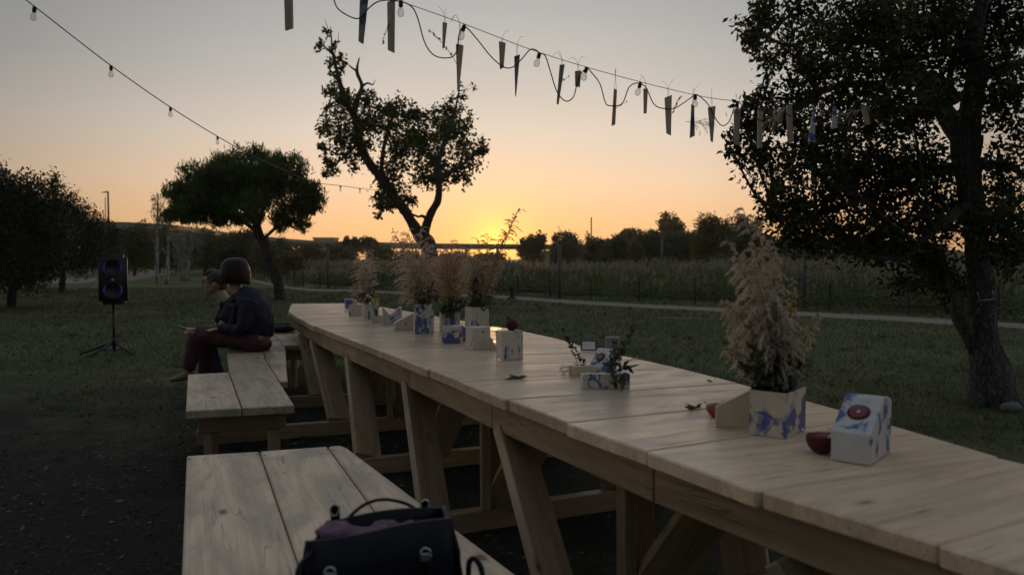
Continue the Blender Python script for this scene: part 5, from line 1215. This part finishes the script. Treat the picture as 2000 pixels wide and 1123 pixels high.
# dried stems tied among the stakes
def hang_sprig(u0, v0, u1, v1, n, lf, mk, label, pl=None):
    d = wd((u0 + u1) / 2) - .025; e = empty('dried_sprig', D(u0, v0, d))
    if pl: plume(e, D(u0, v0, d), D((u0 + u1) / 2, (v0 + v1) / 2 - 4, d), D(u1, v1, d), pl * d / FPX, M[mk], n=26, fine=16, seed=int(u0), start=.15, w=.0016)
    else: sprig(e, D(u0, v0, d), D(u1, v1, d), n, lf, M[mk], seed=int(u0), asp=.6, bend=.06, start=.2)
    tag(e, label, 'dried sprig')
hang_sprig(893, 127, 838, 60, 60, .012, 'seedhead', 'dark seed sprig slanting up beside the short narrow stake')
hang_sprig(1308, 232, 1330, 188, 40, .014, 'seedhead', 'dark sprig rising right of the wide long stake')
hang_sprig(1096, 162, 1112, 150, 12, .012, 'seedhead', 'small dark sprig crossing the slanting stake'); hang_sprig(1200, 214, 1226, 198, 14, .008, 'seedhead', 'tiny beaded sprig beside the thin straight stake')
hang_sprig(1340, 238, 1384, 246, 0, 0, 'bark_far', 'grey feathery plume tied behind the blue smeared stake', 20); hang_sprig(1545, 205, 1505, 236, 0, 0, 'pampas', 'pale brown plume hanging left of a stake in the oak', 24); hang_sprig(1690, 215, 1642, 226, 0, 0, 'pampas', 'pale plume hanging beside the rightmost stake', 18)
hang_sprig(764, 40, 748, 84, 26, .012, 'seedhead', 'thin dried stem hanging left of the third stake')
# ------------------------------------------------------------------ loudspeaker on its stand
q = G(223, 690); e = empty('speaker_stand', (q.x, q.y, 0)); zc = lambda v: CAM_H - (v - 505) / FPX * q.y
zb, zt = zc(594), zc(497); hub = zc(668)
tube('pole', [(q.x, q.y, hub - .12), (q.x, q.y, zb)], [.019, .016], M['black'], e, 10)
vs, fs = lathe_data([(.03, -.05), (.034, -.03), (.034, .02), (.022, .05)], 12, loc=(q.x, q.y, hub)); pydata('collar', vs, fs, M['black'], e, True)
tube('knob', [(q.x, q.y - .01, zc(610)), (q.x - .05, q.y - .02, zc(610)), (q.x - .075, q.y - .02, zc(611))], [.008, .008, .014], M['black'], e, 8)
for k, a in enumerate((200, 258, -28)):
    f = Vector((q.x + math.cos(R(a)) * .40, q.y + math.sin(R(a)) * .46, .012)); l = tube('leg', [(q.x, q.y, hub), f], [.017, .015], M['black'], e, 8)
    tube('rubber_foot', [f + (Vector((q.x, q.y, hub)) - f) * .04, f + (f - Vector((q.x, q.y, hub))) * .01], [.021, .021], M['rubber'], l, 8)
    tube('brace', [(q.x, q.y, hub - .12), Vector((q.x, q.y, hub)).lerp(f, .55)], .008, M['black'], e, 6)
tag(e, 'black tripod speaker stand on the trampled ground at left', 'stand')
sp_ = empty('loudspeaker', (q.x, q.y, zb)); hgt = zt - zb; wdt = 50 * q.y / FPX; dep = .28; yaw = R(25)
mwS = Matrix.Translation((q.x + .008, q.y, zb + hgt / 2)) @ Matrix.Rotation(yaw, 4, 'Z'); bm = bmesh.new(); bmesh.ops.create_cube(bm, size=1); bmesh.ops.scale(bm, vec=(wdt, dep, hgt), verts=bm.verts[:])
bmesh.ops.bevel(bm, geom=bm.edges[:], offset=.045, segments=4, affect='EDGES'); bm_obj('cabinet', bm, M['black'], sp_, mwS, True)
yf = -dep / 2 - .002
bm = bmesh.new(); bmesh.ops.create_cube(bm, size=1); bmesh.ops.scale(bm, vec=(wdt * .80, .02, hgt * .86), verts=bm.verts[:]); bmesh.ops.bevel(bm, geom=bm.edges[:], offset=.009, segments=2, affect='EDGES'); bm_obj('grille', bm, M['rubber'], sp_, mwS @ Matrix.Translation((0, yf, 0)), True)
for zz in (hgt * .235, -hgt * .215):
    vs, fs = lathe_data([(.030, .000), (.07, .004), (.110, .012), (.116, .016), (.120, .006)], 28, axis=(0, -1, 0)); wf = pydata('woofer', [mwS @ (v + Vector((0, yf - .010, zz))) for v in vs], fs, M['black'], sp_, True)
    for sgn in (-1, 1):
        arc = [Vector((sgn * math.cos(a) * .104, yf - .030, zz + math.sin(a) * .108)) for a in np.linspace(-.85, .75, 12)]
        vs, fs = tube_data([mwS @ p for p in arc], [.003 + .010 * math.sin(math.pi * i / 11) for i in range(12)], 6); pydata('light_ring', vs, fs, M['purple'], wf, True)
vs, fs = boxv(-.016, .016, yf - .018, yf - .011, -.014, .012); pydata('badge', [mwS @ Vector(v) for v in vs], fs, M['metal'], sp_)
vs, fs = boxv(-wdt * .3, wdt * .3, -dep * .3, dep * .3, hgt / 2 - .012, hgt / 2 + .006); pydata('control_panel', [mwS @ Vector(v) for v in vs], fs, M['rubber'], sp_)
tag(sp_, 'black loudspeaker with purple light rings on a tripod stand', 'loudspeaker')
tag(tube('power_cable', catmull([D(250, 588, q.y), D(262, 615, q.y), G(285, 660, .25), G(310, 690, .03), G(345, 705, .006), G(365, 716, .006)], 6), .004, M['wire'], None, 5), 'thin cable running from the loudspeaker down to the bench', 'cable')
tag(tube('extension_cable', catmull([D(196, 546, q.y), G(180, 552, .5), G(165, 566, .12), G(140, 576, .008), G(110, 582, .008), G(70, 580, .008), G(24, 580, .008)], 6), .008, M['wire'], None, 5), 'dark cable leading left over the grass from the loudspeaker', 'cable')

# ------------------------------------------------------------------ people
def loft(P, radii, seg=14, n=5):
    # P points; radii (across, depth) pairs with depth along a fixed world direction; returns closed tube
    P = [Vector(p) for p in P]; C = catmull(P, n); rr = np.array([(r, r) if not hasattr(r, '__len__') else r for r in radii], float)
    t = np.linspace(0, len(P) - 1, len(C)); A = np.interp(t, range(len(P)), rr[:, 0]); B = np.interp(t, range(len(P)), rr[:, 1]); vs, fs = [], []
    for i, p in enumerate(C):
        tg = (C[min(i + 1, len(C) - 1)] - C[max(i - 1, 0)]).normalized(); yv = Vector((0, 1, 0)); yv = (yv - tg * yv.dot(tg)); yv = yv.normalized() if yv.length > .05 else tg.orthogonal().normalized(); xv = yv.cross(tg)
        for k in range(seg):
            a = 2 * math.pi * k / seg; vs.append(p + yv * math.cos(a) * A[i] + xv * math.sin(a) * B[i])
    for i in range(len(C) - 1):
        for k in range(seg):
            a = i * seg + k; b = i * seg + (k + 1) % seg; fs.append((a, b, b + seg, a + seg))
    fs.append(tuple(range(seg))[::-1]); fs.append(tuple((len(C) - 1) * seg + k for k in range(seg))); return vs, fs
def ball(c, r, rot=None, seg=18):
    bm = bmesh.new(); bmesh.ops.create_uvsphere(bm, u_segments=seg, v_segments=seg // 2 + 3, radius=1); vs = []; m = rot or Matrix()
    vs = [Vector(c) + (m @ Vector((v.co.x * r[0], v.co.y * r[1], v.co.z * r[2]))) for v in bm.verts]; fs = [tuple(x.index for x in f.verts) for f in bm.faces]; bm.free(); return vs, fs
def fused(name, parts, mat, parent, voxel=.012, smooth=6, noise_amp=0.0, noise_scale=12.0, origin=(0, 0, 0)):
    vs, fs = merge(parts); tmp = pydata('tmp', vs, fs, None); m = tmp.modifiers.new('r', 'REMESH'); m.mode = 'VOXEL'; m.voxel_size = voxel
    s = tmp.modifiers.new('s', 'SMOOTH'); s.iterations = smooth; s.factor = .5
    dg = bpy.context.evaluated_depsgraph_get(); me = bpy.data.meshes.new_from_object(tmp.evaluated_get(dg)); me.name = name
    bpy.data.objects.remove(tmp)
    o0 = Vector(origin); co = np.empty(len(me.vertices) * 3, np.float32); me.vertices.foreach_get('co', co); co = co.reshape(-1, 3)
    if noise_amp:
        nr = np.empty(len(me.vertices) * 3, np.float32); me.vertices.foreach_get('normal', nr); nr = nr.reshape(-1, 3)
        f = np.array([mnoise.noise(Vector(c * noise_scale)) + .5 * mnoise.noise(Vector(c * noise_scale * 2.3)) for c in co]); co = co + nr * f[:, None] * noise_amp
    co = co - np.array(o0); me.vertices.foreach_set('co', co.ravel().astype(np.float32)); me.update()
    return link(name, me, mat, parent, Matrix.Translation(o0), True)
def hand_parts(w, fwd, up, s=1.0, curl=.5):
    # w wrist; palm and five fingers curled
    f = Vector(fwd).normalized(); u = (Vector(up) - f * Vector(up).dot(f)).normalized(); r = f.cross(u); out = [loft([w, w + f * .045 * s, w + f * .09 * s], [(.024 * s, .016 * s), (.038 * s, .016 * s), (.036 * s, .013 * s)], 10, 3)]
    for k, (o, L) in enumerate(((-.027, .062), (-.009, .072), (.009, .068), (.026, .052))):
        b = w + f * .085 * s + r * o * s; k1 = b + f * L * .45 * s - u * L * .12 * curl * s; k2 = k1 + (f * .6 - u * .8 * curl).normalized() * L * .35 * s; k3 = k2 + (f * .2 - u * curl).normalized() * L * .3 * s
        out.append(tube_data([b - f * .01, k1, k2, k3], [.0095 * s, .0088 * s, .008 * s, .006 * s], 8))
    b = w + f * .03 * s - r * .026 * s; out.append(tube_data([b, b + f * .03 * s - r * .022 * s - u * .01, b + f * .062 * s - r * .022 * s - u * .02 * s], [.011 * s, .0105 * s, .007 * s], 8)); return out

# woman: side on, facing left, head turned away
dW = 7.10; pw = lambda u, v, dy=0: D(u, v, dW + dy)
pos = pw(505, 680); W0 = empty('person', (pos.x, dW, BZ))
hipN, hipF = pw(508, 664, -.10), pw(508, 664, .12); shN, shF = pw(484, 590, -.17), pw(474, 586, .20); neck = pw(464, 570, .02)
kneeN = pw(384, 652, -.10); ankN = pw(368, 722, -.10); kneeF = pw(400, 660, .12); ankF = pw(402, 742, .14)
elbN = pw(474, 645, -.23); wriN = pw(428, 643, -.16); elbF = pw(455, 640, .25); wriF = pw(420, 642, .12)
hd = pw(459, 531, .02)
body = [loft([pw(506, 668), pw(508, 640), pw(500, 610), pw(484, 585), pw(466, 572)], [(.13, .09), (.12, .085), (.13, .09), (.12, .07), (.055, .055)]),
        loft([pw(470, 580), pw(462, 565, .02), pw(457, 548, .02)], [.058, .05, .05]), ball(hd, (.085, .078, .112)), ball(hd + Vector((-.035, .035, -.05)), (.055, .055, .06)),
        ball(hd + Vector((-.085, .05, -.012)), (.016, .013, .02)),
        loft([hipN, kneeN.lerp(hipN, .5), kneeN], [.062, .058, .046]), loft([kneeN, kneeN.lerp(ankN, .4), ankN], [.044, .04, .034]), loft([hipF, kneeF.lerp(hipF, .5), kneeF], [.062, .058, .046]), loft([kneeF, kneeF.lerp(ankF, .4), ankF], [.044, .04, .034]),
        loft([shN, shN.lerp(elbN, .5), elbN], [.036, .034, .03]), loft([elbN, wriN], [.03, .026]), loft([shF, shF.lerp(elbF, .5), elbF], [.036, .034, .03]), loft([elbF, wriF], [.03, .026])]
body += hand_parts(wriN, (-1, .1, -.05), (0, 0, 1), .9) + hand_parts(wriF, (-1, -.1, -.05), (0, 0, 1), .9)
fused('body', body, M['skin'], W0, .009, 4)
fused('sweater', [loft([pw(505, 652), pw(507, 635), pw(500, 608), pw(484, 583), pw(466, 573)], [(.185, .125), (.185, .128), (.20, .138), (.19, .115), (.07, .07)]), loft([pw(470, 585), pw(466, 572, .01)], [.085, .066]),
    loft([shF + Vector((0, -.03, 0)), shF.lerp(elbF, .5), elbF], [.068, .06, .054]), loft([elbF, wriF], [.054, .038]), loft([shN + Vector((.01, .04, 0)), shN.lerp(elbN, .5), elbN], [.078, .068, .06]), loft([elbN, wriN], [.058, .040])], M['navy'], W0, .011, 5, .009, 13)
fused('shirt_hem', [loft([pw(512, 650), pw(514, 662)], [(.178, .085), (.172, .078)])], M['striped'], W0, .012, 3)
fused('trousers', [loft([pw(512, 662), pw(505, 671), pw(480, 668)], [(.17, .09), (.185, .105), (.16, .08)]), loft([hipN + Vector((0, 0, .0)), kneeN.lerp(hipN, .5), kneeN], [.102, .094, .076]), loft([kneeN + Vector((.0, 0, .01)), kneeN.lerp(ankN, .45), ankN], [.076, .070, .062]),
    loft([hipF, kneeF.lerp(hipF, .5), kneeF], [.102, .092, .074]), loft([kneeF, kneeF.lerp(ankF, .45), ankF], [.076, .072, .066])], M['burgundy'], W0, .011, 5, .009, 12)
for nm_, an, fw in (('N', ankN, (-1, 0, -.12)), ('F', ankF, (-1, .1, 0))):
    f = Vector(fw).normalized(); a0 = Vector(an) + Vector((.03, 0, -.03)); fused('shoe', [loft([a0, a0 + f * .06 + Vector((0, 0, -.02)), a0 + f * .14 + Vector((0, 0, -.035)), a0 + f * .20 + Vector((0, 0, -.04))], [(.042, .05), (.045, .042), (.045, .03), (.03, .018)])], M['shoe'], W0, .008, 3)
# bob hair: cap with a straight lower edge, built of overlapping locks
hr = []
for k in range(42):
    a = 2 * math.pi * k / 42; face = math.cos(a - math.radians(150))             # gap towards the face (ahead and away)
    if face > .80: continue
    o = Vector((math.cos(a), math.sin(a), 0)); top = hd + Vector((.01, 0, .122)); m1 = hd + Vector((o.x * .100, o.y * .095, .058)); m2 = hd + Vector((o.x * .122, o.y * .108, -.03)); lo = hd + Vector((o.x * .118 + .004, o.y * .102, -.098 + .018 * math.sin(k * 2.1)))
    hr.append(loft([top, top.lerp(m1, .6) + o * .012 + Vector((0, 0, .018)), m1, m2, lo], [.014, .02, .023, .022, .013], 8, 4))
hr.append(ball(hd + Vector((.006, 0, .03)), (.104, .098, .098)))
hairW = fused('hair', hr, M['hair_red'], W0, .0065, 4, .002, 45)
A_, B_ = [], []; rg = np.random.default_rng(4); hv = np.array(tuple(hd))
for k in range(1500):
    a = rg.uniform(0, 6.283)
    if math.cos(a - math.radians(150)) > .80: continue
    o = np.array((math.cos(a), math.sin(a), 0)); j = rg.uniform(.97, 1.07); dz = rg.uniform(-.022, .020)
    key = [hv + (.01, 0, .128), hv + o * (.060, .058, 0) + (0, 0, .110), hv + o * (.104 * j, .099 * j, 0) + (0, 0, .062), hv + o * (.125 * j, .111 * j, 0) + (0, 0, -.03), hv + o * (.120 * j, .104 * j, 0) + (.004, 0, -.105 + dz)]
    cv = np.array([tuple(p) for p in catmull([Vector(q) for q in key], 3)]) + rg.normal(0, .0015, 3); A_.append(cv[:-1]); B_.append(cv[1:] + (cv[1:] - cv[:-1]) * .15)
V_, Q_ = strips(np.concatenate(A_), np.concatenate(B_), .0032, rg); so_ = fast_mesh('hair_strands', V_, Q_, M['hair_red'], hairW); tag(so_, kind='stuff')
tag(W0, 'person with auburn bob, navy jumper and burgundy trousers sitting cross legged on the bench', 'person')

# man: behind her, profile to the left, leaning forward
dM = 7.95; pm = lambda u, v, dy=0: D(u, v, dM + dy)
pos = pm(495, 666); M0 = empty('person', (pos.x, dM, BZ)); hd = pm(420, 552)
hipN, hipF = pm(495, 652, -.10), pm(495, 652, .12); kneeN, kneeF = pm(402, 656, -.12), pm(398, 654, .16); ankN = pm(428, 738, -.10); ankF = pm(405, 738, .16)
shN, shF = pm(450, 600, -.19), pm(446, 600, .20); elbN, wriN = pm(428, 648, -.24), pm(384, 644, -.16); elbF, wriF = pm(420, 648, .26), pm(380, 648, .10)
body = [loft([pm(494, 656), pm(486, 628), pm(466, 604), pm(446, 592)], [(.12, .085), (.12, .085), (.13, .085), (.075, .07)]), loft([pm(450, 600), pm(438, 586), pm(428, 570)], [.07, .062, .058]),
        ball(hd + Vector((.012, 0, .018)), (.105, .078, .105)), loft([hd + Vector((-.045, 0, .03)), hd + Vector((-.06, 0, -.045)), hd + Vector((-.055, 0, -.105))], [(.062, .05), (.055, .05), (.038, .036)]), loft([hd + Vector((.02, 0, -.03)), hd + Vector((-.03, 0, -.075)), hd + Vector((-.06, 0, -.115))], [(.066, .05), (.058, .04), (.03, .026)]),
        loft([hd + Vector((-.095, 0, .012)), hd + Vector((-.113, 0, -.012)), hd + Vector((-.130, 0, -.040)), hd + Vector((-.102, 0, -.052))], [.012, .014, .019, .012], 10), loft([hd + Vector((-.085, 0, .042)), hd + Vector((-.100, 0, .030)), hd + Vector((-.088, 0, .016))], [(.05, .018), (.05, .016), (.04, .012)]),
        ball(hd + Vector((-.098, 0, -.068)), (.016, .026, .010)), ball(hd + Vector((-.094, 0, -.084)), (.015, .024, .009)), ball(hd + Vector((-.082, 0, -.112)), (.022, .026, .02)), ball(hd + Vector((.012, -.080, -.022)), (.020, .009, .034)),
        loft([hipN, kneeN], [.06, .05]), loft([kneeN, ankN], [.045, .036]), loft([hipF, kneeF], [.06, .05]), loft([kneeF, ankF], [.045, .036]),
        loft([shN, elbN], [.038, .040]), loft([elbN, wriN], [.040, .028]), loft([shF, elbF], [.038, .040]), loft([elbF, wriF], [.042, .028])] + hand_parts(wriN, (-1, .05, .12), (0, 0, 1)) + hand_parts(wriF, (-1, -.1, .05), (0, 0, 1))
fused('body', body, M['skin'], M0, .0075, 3)
fused('polo_shirt', [loft([pm(494, 650), pm(487, 626), pm(468, 602), pm(447, 592)], [(.185, .14), (.185, .14), (.21, .14), (.105, .095)]), loft([pm(452, 601), pm(442, 590)], [.085, .078]), loft([shN + Vector((.01, .04, 0)), shN.lerp(elbN, .6)], [.08, .07]), loft([shF + Vector((.01, -.04, 0)), shF.lerp(elbF, .6)], [.08, .07]), loft([pm(434, 588, -.05), pm(432, 596, -.06), pm(430, 600, -.03)], [.02, .022, .01]), loft([pm(446, 586, -.07), pm(438, 594, -.085)], [.02, .02])], M['navy2'], M0, .011, 5, .006, 11)
fused('jeans', [loft([pm(496, 654), pm(490, 662), pm(470, 656)], [(.175, .10), (.185, .11), (.16, .08)]), loft([hipN, kneeN], [.10, .078]), loft([kneeN, ankN], [.075, .062]), loft([hipF, kneeF], [.10, .078]), loft([kneeF, ankF], [.075, .062])], M['jeans'], M0, .011, 5, .006, 9)
for an in (ankN, ankF):
    a0 = Vector(an) + Vector((.03, 0, -.02)); a0.z = .075; fused('shoe', [loft([a0, a0 + Vector((-.07, 0, -.02)), a0 + Vector((-.15, 0, -.032)), a0 + Vector((-.21, 0, -.038))], [(.045, .055), (.048, .045), (.046, .032), (.03, .02)])], M['shoe'], M0, .008, 3)
hr = [ball(hd + Vector((.022, 0, .042)), (.112, .086, .094)), loft([hd + Vector((-.01, 0, .116)), hd + Vector((-.055, .0, .110)), hd + Vector((-.088, 0, .080))], [(.06, .026), (.055, .028), (.05, .014)]), loft([hd + Vector((.075, 0, .03)), hd + Vector((.088, 0, -.03)), hd + Vector((.072, 0, -.07))], [(.078, .045), (.074, .035), (.06, .02)]), loft([hd + Vector((.0, -.070, .03)), hd + Vector((-.022, -.079, -.005))], [.02, .012]), loft([hd + Vector((.0, .070, .03)), hd + Vector((-.022, .079, -.005))], [.02, .012])]
# keep the forehead clear
fused('hair', hr, M['hair_dark'], M0, .0075, 3, .004, 50)
gl = []
for s_ in (-1, 1):
    c = hd + Vector((-.108, s_ * .036, .004)); gl.append(tube_data([c + Vector((math.sin(a) * s_ * -.004, math.cos(a) * .028, math.sin(a) * .021)) for a in np.linspace(0, 2 * math.pi, 15)], .0042, 6)); gl.append(tube_data([c + Vector((.004, s_ * .028, .008)), hd + Vector((-.03, s_ * .082, .006)), hd + Vector((.015, s_ * .084, -.004))], .0038, 5))
gl.append(tube_data([hd + Vector((-.112, -.010, .008)), hd + Vector((-.114, .010, .008))], .004, 5)); vs, fs = merge(gl); pydata('glasses', vs, fs, M['black'], M0)
beam('held_phone', wriN + Vector((-.10, .0, .012)), wriN + Vector((-.20, .0, .045)), .07, .009, M['black'], M0, bev=.002)
tag(M0, 'person with short hair, dark glasses and navy polo leaning forward behind the woman', 'person')

# flat black bag on the far bench
cB = G(553, 648, BZ); e = empty('flat_black_bag', cB); bm = bmesh.new(); bmesh.ops.create_uvsphere(bm, u_segments=28, v_segments=14, radius=1)
for v in bm.verts:
    x, y, z = v.co; k = 1.0 / max(abs(z) ** 1.0, .0001) if False else 1; z2 = math.copysign(min(1, abs(z) * 1.7), z)
    r = (1 - abs(z2) ** 4) ** .25 if abs(z2) < 1 else 0; l = math.hypot(x, y) or 1; v.co = Vector((x / l * r * .145, y / l * r * .19, (z2 + 1) * .042 + (.014 * mnoise.noise(Vector((x * 2, y * 2, 0))) if z > 0 else 0)))
bmesh.ops.remove_doubles(bm, verts=bm.verts[:], dist=.0005); bm_obj('bag_body', bm, M['bagblack'], e, Matrix.Translation(cB + Vector((0, 0, .002))) , True)
vs, fs = tube_data([cB + Vector((math.cos(a) * .146, math.sin(a) * .191, .062)) for a in np.linspace(0, 2 * math.pi, 40)], .005, 6); pydata('zip', vs, fs, M['rubber'], e, True)
tube('strap', catmull([cB + Vector((-.12, -.08, .088)), cB + Vector((-.02, -.12, .096)), cB + Vector((.08, -.06, .095)), cB + Vector((.17, -.03, .06)), cB + Vector((.15, .02, .07))], 6), .007, M['bagblack'], e, 6)
tag(e, 'flat round black bag lying on the far bench', 'bag')

# navy handbag on the front bench
hb = empty('handbag', G(745, 1150, BZ)); d1 = 1.60
def hp(u, v, d): return D(u, v, d)
FL, FR = hp(596, 1058, 1.50), hp(882, 1012, 1.62); BL, BR = hp(650, 1016, 1.66), hp(866, 990, 1.80); 
zb = BZ + .004
def drop(p, s=.02): c = (FL + FR + BL + BR) / 4; q = p.lerp(c, -s); q.z = zb; return q
bm = bmesh.new(); th = .008
def panel(name, a, b, segs=14, sag=.03, lift=0.0, bulge=.018):
    vs, fs = [], []; c = (FL + FR + BL + BR) / 4; nrm = (b - a).cross(Vector((0, 0, 1))).normalized(); 
    if nrm.dot((a + b) / 2 - c) < 0: nrm = -nrm
    for i in range(segs + 1):
        t = i / segs; top = a.lerp(b, t) + Vector((0, 0, lift * math.sin(math.pi * t) - sag * math.sin(2 * math.pi * t) * .3)); bt = drop(a.lerp(b, t))
        for j in range(5):
            s_ = j / 4; p = top.lerp(bt, s_) + nrm * bulge * math.sin(math.pi * s_) * (1 + 1.1 * mnoise.noise(Vector((t * 5, s_ * 4, a.x * 3)))); vs.append(p)
    k = len(vs); vs += [v - nrm * th for v in vs]
    for i in range(segs):
        for j in range(4):
            q = i * 5 + j; fs.append((q, q + 1, q + 6, q + 5)); fs.append((k + q, k + q + 5, k + q + 6, k + q + 1))
    for i in range(segs): q = i * 5; fs.append((q, q + 5, k + q + 5, k + q))
    for j in range(4): fs.append((j, k + j, k + j + 1, j + 1)); q = segs * 5 + j; fs.append((q, q + 1, k + q + 1, k + q))
    return pydata(name, vs, fs, M['bagblack'], hb, True)
panel('front_panel', FL, FR, sag=.012); panel('back_panel', BL, BR, sag=.0, lift=.010, bulge=.010); panel('side_panel', FL, BL); panel('side_panel', FR, BR)
vs = [drop(p) + Vector((0, 0, 0)) for p in (FL, FR, BR, BL)]; prism('base_panel', [tuple(v) for v in vs], BZ + .003, BZ + .012, M['bagblack'], hb, bev=0)
# handles: back loop raised, front loop fallen
def ring(c, r, name='buckle', ax=Vector((0, 1, 0)), w=.0032, sx=1.0):
    x = Vector((1, .15, 0)).normalized(); z = Vector((0, 0, 1)); return tube(name, [c + x * math.cos(a) * r * sx + z * math.sin(a) * r for a in np.linspace(0, 2 * math.pi, 17)], w, M['metal'], hb, 6)
tabL, tabR = hp(655, 1012, 1.68), hp(829, 1000, 1.80); tl, tr_ = hp(655, 994, 1.68), hp(831, 984, 1.80)
for a, b in ((tabL, tl), (tabR, tr_)): beam('tab', a + Vector((0, 0, -.05)), b + Vector((0, 0, .008)), .020, .006, M['bagblack'], hb, up=Vector((0, 1, 0)), bev=.001)
ring(tl + Vector((0, -.006, 0)), .013, sx=.7, w=.0022); ring(tr_ + Vector((0, -.006, 0)), .012, sx=.8, w=.0022)
tube('handle', catmull([hp(662, 1040, 1.67), hp(680, 1012, 1.68), hp(712, 985, 1.71), hp(748, 975, 1.74), hp(790, 982, 1.77), hp(822, 1000, 1.79)], 6), .0040, M['bagblack'], hb, 8)
tube('handle', catmull([hp(640, 1020, 1.62), hp(634, 1045, 1.58), hp(610, 1075, 1.50), hp(585, 1105, 1.46), hp(580, 1135, 1.45), hp(592, 1160, 1.46)], 6), .0045, M['bagblack'], hb, 8)
tube('strap', catmull([hp(915, 1135, 1.62), hp(916, 1100, 1.62), hp(926, 1090, 1.62), hp(938, 1105, 1.61), hp(946, 1140, 1.60)], 6), .006, M['bagblack'], hb, 8)
for (u, v) in ((831, 1082), (644, 1120)):
    c = hp(u, v, 1.555 if u > 700 else 1.475); ring(c, .013, w=.0022, sx=.85); beam('clasp', c + Vector((0, -.004, -.012)), c + Vector((0, -.004, .004)), .018, .006, M['metal'], hb, up=Vector((0, 1, 0)), bev=.001)
    beam('strap_tab', c + Vector((0, -.003, -.016)), c + Vector((0, .0, -.08)), .024, .006, M['bagblack'], hb, up=Vector((0, 1, 0)), bev=.001)
tag(hb, 'navy leather handbag with metal rings on the front bench', 'handbag')
sc_ = [loft([hp(628, 1052, 1.55), hp(660, 1040, 1.58), hp(710, 1046, 1.61), hp(760, 1035, 1.65), hp(806, 1032, 1.69)], [(.026, .016), (.036, .018), (.036, .015), (.034, .018), (.022, .015)])]
tag(fused('mauve_scarf', sc_, M['pinkcloth'], None, .006, 4, .010, 26), 'mauve cloth stuffed into the top of the handbag', 'scarf')
tag(fused('red_packet', [loft([hp(655, 1082, 1.545), hp(664, 1062, 1.555)], [(.018, .012), (.02, .012)])], M['redcloth'], None, .005, 2, .004, 40), 'small red packet peeking out of the handbag', 'packet')
tag(fused('white_tissue', [loft([hp(684, 1074, 1.55), hp(674, 1056, 1.56)], [(.010, .008), (.014, .007)])], M['whitecloth'], None, .004, 2, .003, 50), 'crumpled white tissue beside the red packet in the handbag', 'tissue')
# ------------------------------------------------------------------ evening haze
m_ = bpy.data.materials.new('evening_haze'); m_.use_nodes = True; nt_ = m_.node_tree; nt_.nodes.clear()
o_ = nt_.nodes.new('ShaderNodeOutputMaterial'); v_ = nt_.nodes.new('ShaderNodeVolumePrincipled')
v_.inputs['Color'].default_value = (0.92, 0.88, 0.82, 1); v_.inputs['Density'].default_value = 0.00038; v_.inputs['Anisotropy'].default_value = 0.55
nt_.links.new(v_.outputs[0], o_.inputs['Volume'])
hz = pydata('haze', *boxv(-g - 10, g + 10, -70, 2 * g + 10, -1.5, 17.5), m_)
tag(hz, 'thin evening haze over the whole park', 'haze', kind='stuff')
